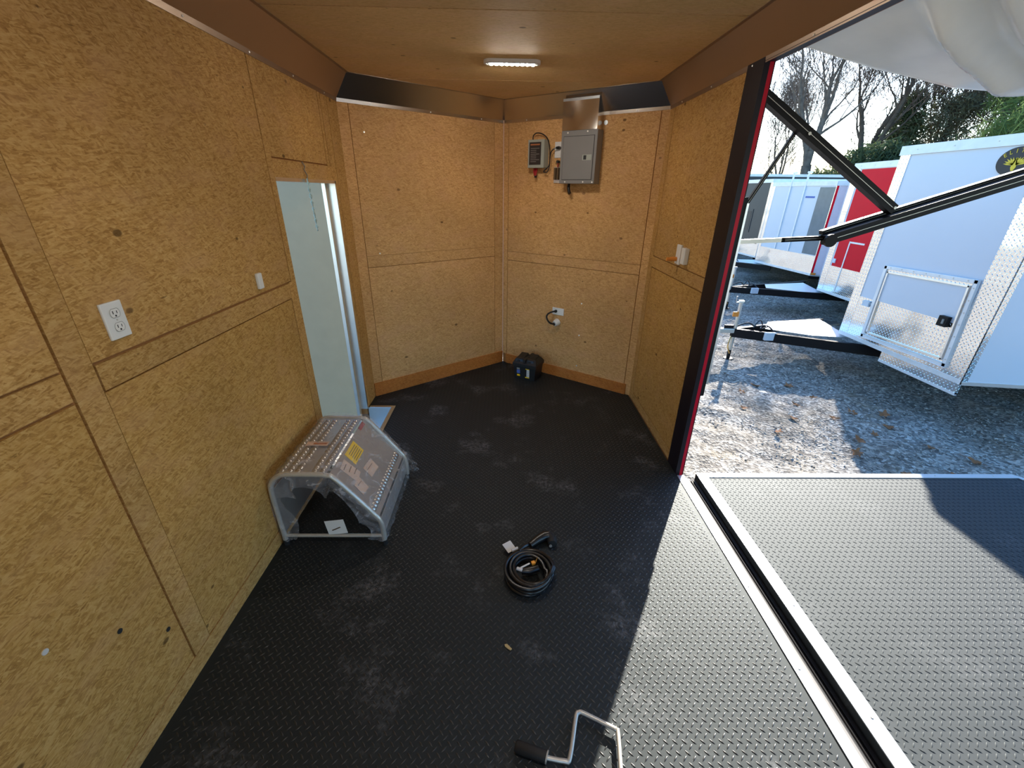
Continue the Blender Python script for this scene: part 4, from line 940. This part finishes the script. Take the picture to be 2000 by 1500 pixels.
def tongue(t, cpl, r1, r2, plate, z, jackh=.62, flip=1):
    """A-frame tongue: two rails meeting at the coupler, tread plate, jack, wiring"""
    cpl = Vector(cpl); r1 = Vector(r1); r2 = Vector(r2); C = Vector((*cpl, z))
    a = empty('tongue', Vector((cpl.x, cpl.y, z)) - t.location, parent=t)
    def rail(p, q, w, h, nm, mt='blackmet', par=a, zz=z):
        p3 = Vector((p[0], p[1], zz)); q3 = Vector((q[0], q[1], zz)); d = (q3 - p3).normalized(); s = Vector((-d.y, d.x, 0)); m = MB(); m.obox((p3 + q3) / 2, d, s, UP, (q3 - p3).length, w, h); return m.build(nm, mt, par)
    rail(cpl, r1, .06, .13, 'rail'); rail(cpl, r2, .06, .13, 'rail')
    m = MB(); m.prism([(x, y, z + .066) for x, y in plate], (0, 0, .006)); m.build('tread_plate', 'tread_bright', a)
    ax = (((r1 + r2) / 2) - cpl).normalized(); A3 = Vector((ax.x, ax.y, 0)); S3 = Vector((-ax.y, ax.x, 0))
    m = MB(); m.obox(C - A3 * .10 + UP * .03, A3, S3, UP, .26, .075, .07, .01); m.build('coupler', 'steel', a)
    m = MB(); m.tube([C - A3 * .20 + UP * .02, C - A3 * .26 + UP * .01], [.042, .03], 10); m.build('coupler_nose', 'steel', a)
    m = MB(); m.obox(C - A3 * .07 + UP * .09, A3, S3, UP, .13, .03, .05); m.build('coupler_latch', 'blackmet', a)
    j = C + A3 * .03
    MB().tube([j + UP * -.28, j + UP * (jackh - .15)], .027, 12).build('jack_tube', 'steel', a, smooth=True)
    MB().tube([j + UP * (GZ - z + .01), j + UP * -.28], .026, 10).build('jack_leg', 'blackmet', a, smooth=True)
    MB().disc(j + UP * (GZ - z), (0, 0, 1), .07, .014, 12).build('jack_foot', 'blackmet', a)
    m = MB(); m.obox(j + UP * (jackh - .14), A3, S3, UP, .06, .06, .03); m.build('jack_cap', 'alu', a)
    MB().tube([j + UP * (jackh - .15) - A3 * .02, j + UP * (jackh - .15) - A3 * .09 - S3 * .04, j + UP * (jackh - .05) - A3 * .11 - S3 * .07], .008, 6).build('jack_crank', 'alu', a, smooth=True)
    m = MB(); m.obox(j + UP * .30 - S3 * .06 - A3 * .07, A3, S3, UP, .085, .03, .075, .008); m.build('marker_tag', 'orange', a)
    p = j + A3 * .42 - S3 * .22 + UP * .02
    m = MB(); m.obox(p, A3, S3, UP, .15, .05, .12, .006); m.build('breakaway_box', 'jbox', a)
    w1 = spline([j + A3 * .02 + UP * .10, j + A3 * .15 + UP * .17 - S3 * .05, j + A3 * .30 + UP * .10 + S3 * .02, j + A3 * .42 + UP * .14 - S3 * .08, j + A3 * .5 + UP * .07 - S3 * .16])
    MB().tube(w1, .011, 6).build('wiring', 'cord', a)
    w2 = spline([j + A3 * .25 + UP * .09 - S3 * .03, j + A3 * .34 + UP * .20, j + A3 * .42 + UP * .12 + S3 * .05, j + A3 * .36 + UP * .08 - S3 * .04, j + A3 * .5 + UP * .10 + S3 * .02])
    MB().tube(w2, .009, 6).build('wiring', 'cord', a)
    ch = [C + UP * -.06, C - A3 * .04 + UP * -.20 - S3 * .05, C + A3 * .0 + UP * -.32 - S3 * .07]
    MB().tube(spline(ch), .009, 5).build('safety_chain', 'brass', a)
    return a

# white trailer nearest
wt, fbW, sbW, T3, F3, N3 = trailer('large white cargo trailer with tread plate nose and front hatch', (4.87, 5.80), (4.87, 4.005), (.985, -.13), (6.05, 7.05), -.10, 2.27, 'trailer_white', 'trailer_white', .47, None)
fbW(.78, 1.795, -.225, -.10, .03, 'lower_skirt', 'tread', o0=-.02); fbW(.78, 1.795, -.235, -.205, .034, 'skirt_rail', 'hatch_white', o0=-.02)
# hatch on its front: slightly tapered outline from (y 5.42..4.25)
def hatch():
    def fp(y, z, o): return Vector((4.87 - o, y, z))
    h = empty('front_hatch', Vector((4.87, 4.85, .45)) - wt.location, parent=wt)
    q = [(5.40, .895), (4.285, .925), (4.225, .03), (5.375, .0)]
    def ring(ins, th, nm, mt, o0):
        ins_ = [(y - ins if y > 5 else y + ins, z - ins if z > .5 else z + ins) for y, z in q]
        return ins_
    m = MB(); m.prism([fp(y, z, .010) for y, z in q], (-.008, 0, 0)); m.build('lower_panel', 'tread', h)
    a = ring(.05, 0, '', '', 0); m = MB(); m.prism([fp(a[0][0], a[0][1], .018), fp(a[1][0], a[1][1], .018), fp(4.30, .475, .018), fp(5.33, .475, .018)], (-.003, 0, 0)); m.build('upper_panel', 'trailer_white', h)
    for i in range(4):
        p, r_ = q[i], q[(i + 1) % 4]; A = fp(p[0], p[1], .020); Bp = fp(r_[0], r_[1], .020); d = (Bp - A).normalized(); n = d.cross(Vector((1, 0, 0))).normalized()
        m = MB(); m.obox((A + Bp) / 2, d, n, (1, 0, 0), (Bp - A).length + .04, .042, .026, .004); fr = m.build('frame_side', 'hatch_white', h)
        ic = fp(4.82, .46, .02); off = (ic - (A + Bp) / 2); off = off.dot(n) * n; off = off.normalized() * .055
        m = MB(); m.obox((A + Bp) / 2 + off, d, n, (1, 0, 0), (Bp - A).length - .09, .018, .030); m.build('inner_seal', 'alu', h)
        if i in (0, 1):
            for k in range(7): m = MB(); m.disc(A + (Bp - A) * ((k + .5) / 7) - Vector((.014, 0, 0)), (-1, 0, 0), .007, .003, 6); m.build('screw', 'steel', fr)
    m = MB(); m.box(4.80, 4.845, 4.36, 4.46, .42, .53); lt = m.build('latch', 'blackmet', h)
    m = MB(); m.box(4.79, 4.80, 4.385, 4.405, .45, .50); m.build('latch_handle', 'grey_print', lt)
hatch()
def junction(y, z, x=4.87, s=.05): m = MB(); m.box(x - .035, x - .009, y - s, y + s, z - .035, z + .035); return m.build('marker_light', 'jbox', wt)
junction(5.50, .405)
# oval emblem with an eagle and lettering
def emblem():
    cy, cz, x = 4.45, 2.03, 4.86; o = empty('emblem', Vector((x, cy, cz)) - wt.location, parent=wt)
    def el(ry, rz, th, mt, nm, x0):
        m = MB(); m.prism([(x0, cy + ry * math.cos(a), cz + rz * math.sin(a)) for a in np.linspace(0, 2 * math.pi, 41)[:-1]], (-th, 0, 0)); return m.build(nm, mt, o)
    el(.172, .126, .004, 'label_black', 'disc', x); 
    for i, chh in enumerate('ELITE'):
        a = math.radians(140 - i * 20); yy = cy - .150 * math.cos(math.radians(180) - 0) * 0 - .160 * math.cos(a) * -1 * -1; zz = cz + .098 * math.sin(a)
        tx = Vector((0, -math.sin(a) * .160, 0)) + Vector((0, 0, 0))
        # viewed from -X the reader's right is -Y
        py = cy - .138 * math.cos(a); pz = cz + .094 * math.sin(a) - .018
        tang = Vector((0, -.165 * math.sin(a), -.112 * math.cos(a))).normalized(); upv = tang.cross(Vector((-1, 0, 0))) * -1
        if upv.z < 0: upv = -upv
        letter(chh, .052, 'gold', o, (x - .0055, py, pz), tang, upv)
    def poly(pts, nm='eagle'):
        m = MB(); m.prism([(x - .0045, cy - u * .84, cz + v * .84) for u, v in pts], (-.0015, 0, 0)); return m.build(nm, 'gold', o)
    poly([(-.012, -.095), (.012, -.095), (.028, -.06), (.020, -.02), (.012, .018), (.022, .03), (.008, .038), (-.010, .032), (-.018, .01), (-.022, -.03), (-.028, -.06)], 'bird_body')
    for sg in (-1, 1):
        for k in range(6):
            a = math.radians(12 + k * 17); L_ = .120 - .006 * abs(k - 2); bx, bz = sg * .018, -.035
            d = (math.cos(a) * sg, math.sin(a)); n_ = (-d[1], d[0]); w = .009
            poly([(bx - n_[0] * w * .5, bz - n_[1] * w * .5), (bx + d[0] * L_ * .6 - n_[0] * w, bz + d[1] * L_ * .48 - n_[1] * w), (bx + d[0] * L_, bz + d[1] * L_ * .75), (bx + d[0] * L_ * .6 + n_[0] * w, bz + d[1] * L_ * .48 + n_[1] * w), (bx + n_[0] * w * .5, bz + n_[1] * w * .5)], 'wing_feather')
emblem()
tongue(wt, (3.50, 6.15), (5.15, 5.32), (5.3, 6.75), [(3.98, 6.12), (4.24, 6.50), (5.22, 6.72), (5.0, 5.72), (4.5, 5.80)], -.22)

# red-fronted trailer behind it
rt, fbR, sbR, *_ = trailer('cargo trailer with a bright red front panel behind the white one', (6.58, 8.78), (6.50, 7.40), (.985, -.10), (7.9, 10.6), -.09, 2.27, 'trailer_white', 'trailer_white', .44, near_w=.12, tip_w=.16)
fbR(.20, 1.10, .44, 2.16, .004, 'red_panel', 'redpaint')
fr_ = fbR(.50, .90, .90, .93, .012, 'hatch_frame', 'hatch_white'); fbR(.50, .53, .0, .93, .012, 'hatch_frame', 'hatch_white')
fbR(.22, .29, .50, .58, .02, 'marker_light', 'jbox')
tongue(rt, (5.02, 9.35), (7.1, 8.60), (7.2, 10.1), [(5.75, 9.2), (5.95, 9.6), (7.0, 9.85), (6.7, 8.75), (6.3, 8.85)], -.22)
# white trailer with two vertical strips, side coloured with a painted red reflection, red edge
t3, fb3, sb3, *_ = trailer('white cargo trailer with red edged side, pink reflection in its colour, third in the row', (7.42, 12.75), (7.62, 10.55), (.86, -.50), (9.0, 14.6), -.10, 2.03, 'trailer_white', 'trailer_red_reflect', .36, near_w=.02, tip_w=.10)
fb3(.70, .735, .36, 2.25, .03, 'ladder_rail', 'hatch_white'); fb3(1.22, 1.255, .36, 2.25, .03, 'ladder_rail', 'hatch_white')
fb3(.70, .82, 2.22, 2.26, .05, 'rail_hook', 'hatch_white'); fb3(1.22, 1.34, 2.22, 2.26, .05, 'rail_hook', 'hatch_white')
fb3(1.72, 2.18, .38, 1.90, .006, 'reflective_panel', 'slate')
sb3(0, .04, -.08, 1.95, .012, 'red_edge_strip', 'redpaint'); sb3(.0, .10, -.08, -.03, .02, 'marker_light', 'orange')
m = MB(); 
fb3(1.32, 1.62, 1.66, 1.70, .008, 'purple_mark', 'blue_print')
tongue(t3, (6.6, 13.3), (7.6, 12.2), (8.1, 13.6), [(6.9, 13.0), (7.1, 13.5), (7.9, 13.4), (7.6, 12.4)], -.20, .5)
# dark trailers at the far left
t4, fb4, sb4, *_ = trailer('dark cargo trailer behind the third white one', (7.9, 15.7), (7.95, 13.7), (.90, -.30), (9.6, 17.6), -.1, 2.15, 'trailer_grey', 'trailer_grey', .3, near_w=.10, tip_w=.05)
fb4(.5, 1.3, .6, 1.3, .012, 'hatch_frame', 'trailer_grey'); fb4(.56, 1.24, .66, 1.24, .016, 'hatch_door', 'label_black')
t5, fb5, sb5, *_ = trailer('dark grey cargo trailer farthest left in the row', (9.3, 21.5), (9.3, 19.2), (.95, -.15), (11, 23.5), -.1, 2.5, 'trailer_grey', 'trailer_grey', .3, near_w=.10, tip_w=.05)
tongue(t4, (6.9, 16.4), (8.2, 15.4), (8.6, 16.7), [(7.4, 16.1), (7.6, 16.5), (8.3, 16.4), (8.0, 15.5)], -.20, .5)

# ---- dry leaves on the gravel
def leafmesh():
    pts = []
    n = 22
    for i in range(n):
        a = 2 * math.pi * i / n; r = .05 * (1 + .38 * math.cos(5 * a) * (1 if i % 2 else .8)) * (1.25 if abs(a - math.pi / 2) < .3 else 1)
        pts.append((r * math.cos(a) * .75, r * math.sin(a), .006 + .018 * abs(math.sin(a * 1.5)) * (r / .06)))
    V = [(0, 0, .004)] + pts; F = [(0, i + 1, (i + 1) % n + 1) for i in range(n)]
    k = len(V); V += [(.0, -.05, .006), (.004, -.052, .008), (.004, -.10, .016), (.0, -.10, .016)]; F += [(k, k + 1, k + 2, k + 3)]
    me = bpy.data.meshes.new('oak_leaf'); me.from_pydata(V, [], F); me.materials.append(M['oakleaf']); me.update(); uvs(me, False, (0, 0, 0)); return me
lm = leafmesh()
lf_pix = [(3.76, 3.73), (4.03, 3.86), (3.83, 4.2), (3.55, 3.5), (4.4, 3.6), (4.15, 4.35), (3.6, 4.55), (3.95, 4.75), (3.35, 4.2), (3.1, 4.9), (4.5, 4.3), (3.75, 3.15), (4.2, 3.15), (4.6, 3.35), (3.4, 5.1), (3.0, 3.9), (4.8, 3.0), (3.85, 5.1), (2.9, 4.45), (4.05, 2.9), (3.45, 2.85), (4.3, 4.0), (3.2, 5.45), (3.7, 2.6), (4.45, 2.7)]
for i, (x, y) in enumerate(lf_pix):
    o = bpy.data.objects.new('oak_leaf', lm); COL.objects.link(o); o.location = (x, y, GZ + .006); s_ = random.uniform(.7, 1.25); o.scale = (s_, s_, s_); o.rotation_euler = (random.uniform(-.25, .25), random.uniform(-.25, .25), random.uniform(0, 6.28))
    lit = x < 4.87 - (5.79 - y) * .585
    setprops(o, 'dry brown leaf on the sunlit strip of gravel beyond the black jamb' if lit else 'dry brown leaf on the shaded gravel before the white trailer', 'leaf', 'dry leaves on the sunlit gravel' if lit else 'dry leaves on the shaded gravel')
    md = o.modifiers.new('thick', 'SOLIDIFY'); md.thickness = .0015
m = MB(); m.box(3.35, 3.43, 4.85, 4.93, GZ + .004, GZ + .012); setprops(m.build('paper_scrap', 'white'), 'small white paper scrap on the gravel in shade', 'litter')
m = MB(); m.obox((6.45, 8.15, GZ + .02), (.9, .3, 0), (-.3, .9, 0), (0, 0, 1), .5, .35, .03); setprops(m.build('flat_sheet', 'alu'), 'flat pale sheet lying on the ground behind the first tongue', 'sheet')

# ---- trees
def az(px, dist):   # horizontal direction for a picture column near the horizon
    d = right * ((px - 1000) / 819.337) + fwd + up * ((750 - 385) / 819.337); h = Vector((d.x, d.y)).normalized(); return h.x * dist, h.y * dist
class Tubes:
    def __init__(s): s.a = []
    def seg(s, p0, p1, r0, r1): s.a.append((p0, p1, r0, r1))
    def mesh(s, name, mat, parent, seg=5):
        P0 = np.array([tuple(x[0]) for x in s.a]); P1 = np.array([tuple(x[1]) for x in s.a]); R0 = np.array([x[2] for x in s.a]); R1 = np.array([x[3] for x in s.a])
        d = P1 - P0; d /= np.linalg.norm(d, axis=1)[:, None]; r = np.where(np.abs(d[:, 2:3]) < .9, np.array([[0, 0, 1.]]), np.array([[1., 0, 0]])); u = np.cross(d, r); u /= np.linalg.norm(u, axis=1)[:, None]; w = np.cross(d, u)
        an = np.arange(seg) * 2 * np.pi / seg; ring = u[:, None] * np.cos(an)[None, :, None] + w[:, None] * np.sin(an)[None, :, None]
        V = np.concatenate([P0[:, None] + ring * R0[:, None, None], P1[:, None] + ring * R1[:, None, None]], 1)
        b = (np.arange(len(s.a)) * 2 * seg)[:, None]; k = np.arange(seg); q = (k + 1) % seg
        F = np.stack([b + k, b + q, b + seg + q, b + seg + k], -1).reshape(-1, 4)
        return npmesh(name, V.reshape(-1, 3), F, mat, parent)
def grow(T, twigs, p, d, L_, r, lev, R_, up_bias=.15):
    n = 5 if lev < 3 else 3
    r = max(r, .010)
    for i in range(n):
        d = (d + Vector((R_.uniform(-1, 1), R_.uniform(-1, 1), R_.uniform(-.6, 1) * .8)) * (.13 + .05 * lev) + Vector((0, 0, up_bias * .3))).normalized()
        q = p + d * (L_ / n); r2 = max(.008, r) * (1 - .10 * (1 + .3 * lev)); (T if lev < 3 else twigs).seg(p, q, r, r2); p = q; r = r2
        if lev < 6 and i >= (1 if lev < 5 else 2):
            for _ in range(1 if lev < 3 else (2 if lev < 5 else 1)):
                a = R_.uniform(0, 6.28); sd_ = Vector((math.cos(a), math.sin(a), R_.uniform(0, .8))).normalized()
                grow(T, twigs, p, (d * .75 + sd_ * R_.uniform(.5, .95)).normalized(), L_ * R_.uniform(.5, .72), r * .56, lev + 1, R_, up_bias)
    if lev < 6:
        grow(T, twigs, p, (d + Vector((R_.uniform(-.4, .4), R_.uniform(-.4, .4), .2))).normalized(), L_ * .66, r * .85, lev + 1, R_, up_bias)
def bare_tree(px, dist, h, r, lean, seed, label, mat='bark', zs=0):
    x, y = az(px, dist); t = empty('bare_tree', (x, y, GZ), label, 'tree', 'trees behind the trailers'); del t['group']
    R_ = random.Random(seed); T = Tubes(); W_ = Tubes(); p = Vector((x, y, GZ)); d = Vector(lean).normalized(); 
    q = p
    for i in range(4): d = (d + Vector((R_.uniform(-.06, .06), R_.uniform(-.06, .06), 0))).normalized(); n_ = q + d * h * .09; T.seg(q, n_, r * (1 - .05 * i), r * (.95 - .05 * i)); q = n_
    for k in range(3):
        a = k * 2.1 + R_.uniform(0, 1); grow(T, W_, q, (Vector((math.cos(a) * .42, math.sin(a) * .42, 1)) + d * .3).normalized(), h * .30, r * .62, 1, R_)
    grow(T, W_, p + d * h * .2, (Vector((R_.uniform(-1, 1), R_.uniform(-1, 1), .7))).normalized(), h * .2, r * .3, 2, R_)
    T.mesh('trunk_and_limbs', mat, t, 6); w = W_.mesh('twigs', mat, t, 3); w['kind'] = 'stuff'; return t
def foliage(V_cent, size, mat, name, parent, n_per, spread, up=.0, seed=0, aspect=.35):
    r = np.random.default_rng(seed); C_ = np.repeat(np.array(V_cent), n_per, axis=0); K = len(C_)
    c = C_ + r.normal(0, 1, (K, 3)) * np.array(spread); a = r.normal(0, 1, (K, 3)); a[:, 2] += up; a /= np.linalg.norm(a, axis=1)[:, None]
    b = np.cross(a, r.normal(0, 1, (K, 3))); b /= np.linalg.norm(b, axis=1)[:, None]; s = size * r.uniform(.6, 1.4, K)[:, None]
    V = np.stack([c - a * s - b * s * aspect * .6, c - a * s + b * s * aspect * .6, c + a * s + b * s * aspect * .3, c + a * s * 1.1 - b * s * aspect * .3], 1)
    F = np.arange(K * 4).reshape(-1, 4); o = npmesh(name, V.reshape(-1, 3), F, mat, parent); o['kind'] = 'stuff'; return o
def evergreen(px, dist, h, w, mat, label, seed, kind='cone', z0=0.4, n=260, per=60, size=.14):
    x, y = az(px, dist); t = empty({'cone': 'cedar_tree', 'pine': 'pine_tree', 'bush': 'scrub_bush'}[kind], (x, y, GZ), label, 'bush' if kind == 'bush' else 'tree')
    r = np.random.default_rng(seed); T = Tubes(); base = Vector((x, y, GZ)); C_ = []
    T.seg(base, base + Vector((0, 0, h * .5)), w * .045 + .04, w * .035 + .03); T.seg(base + Vector((0, 0, h * .5)), base + Vector((0, 0, h * .97)), w * .035 + .03, .02)
    for i in range(n):
        u = r.uniform(z0 / h, 1) if kind != 'bush' else r.uniform(.02, 1); a = r.uniform(0, 6.28)
        rad = {'cone': w / 2 * (1 - u) ** .7 * (.55 + .45 * r.random() ** .5), 'pine': w / 2 * max(.15, math.sin(math.pi * min(1, u * .9 + .12))) * (.5 + .5 * r.random() ** .5), 'bush': w / 2 * math.sqrt(max(0, 1 - u * u)) * r.random() ** .4}[kind]
        p = (x + rad * math.cos(a), y + rad * math.sin(a), GZ + u * h + (rad * .15 if kind != 'cone' else 0)); C_.append(p)
        if i % 3 == 0: T.seg(Vector((x, y, GZ + max(.05, u * .85) * h)), Vector(p), .035 if kind != 'bush' else .02, .008)
    T.mesh('trunk', 'bark_dark', t, 5)
    sp = {'cone': .22, 'pine': .30, 'bush': .24}[kind] * (w / 4) ** .5; foliage(C_, size, mat, 'foliage', t, per, (sp, sp, sp * .7), .2 if kind != 'pine' else .6, seed, .35 if kind != 'pine' else .12); return t
bare_tree(1568, 28, 10.5, .27, (-.02, 0, 1), 3, 'tall bare tree with forked grey trunk at the left')
bare_tree(1640, 30, 10.5, .24, (.18, .05, 1), 11, 'bare tree leaning right, dark twin limbs, beside the evergreens', 'bark_dark')
bare_tree(1512, 36, 9, .12, (0, 0, 1), 5, 'slim far bare tree at the left edge of the opening')
bare_tree(1790, 34, 9, .12, (.1, 0, 1), 8, 'twiggy bare tree between cedar and pine', 'bark_dark')
bare_tree(1880, 36, 10, .12, (-.1, 0, 1), 21, 'twiggy bare tree behind the white trailer roof', 'bark_dark')
evergreen(1605, 30, 3.3, 5.0, 'cedar', 'low dark cedar above the third trailer', 31, 'bush', n=150)
evergreen(1690, 28, 4.3, 5.4, 'cedar', 'wide dark cedar above the red panelled trailer', 32, 'bush', n=190)
evergreen(1722, 33, 7.2, 4.2, 'cedar', 'tall feathery cedar left of the twiggy trees', 33, 'cone', n=150, per=40)
evergreen(1800, 33, 6.8, 6.5, 'scrub', 'grey green tangled scrub behind the white trailer roof', 34, 'bush', n=260, size=.09)
evergreen(1890, 35, 8.2, 6.0, 'scrub', 'tall grey scrub under the awning edge', 35, 'bush', n=280, size=.09)
evergreen(1895, 25, 4.0, 2.4, 'pine', 'small bright green pine above the white trailer', 36, 'bush', n=80, size=.16)
evergreen(2000, 26, 8.0, 3.6, 'pine', 'bright green pine at the right edge', 37, 'pine', z0=4.2, n=110, per=60, size=.2)
evergreen(1925, 31, 9.4, 2.6, 'pine', 'taller green pine hanging behind the awning edge', 38, 'pine', z0=6, n=70, per=60, size=.2)
evergreen(1530, 40, 2.6, 6.0, 'scrub', 'brown brush at the far left behind the dark trailers', 39, 'bush', n=180, size=.10)
evergreen(2080, 29, 6.5, 7.0, 'scrub', 'dense scrub at the right behind the trailers', 40, 'bush', n=240, size=.12)
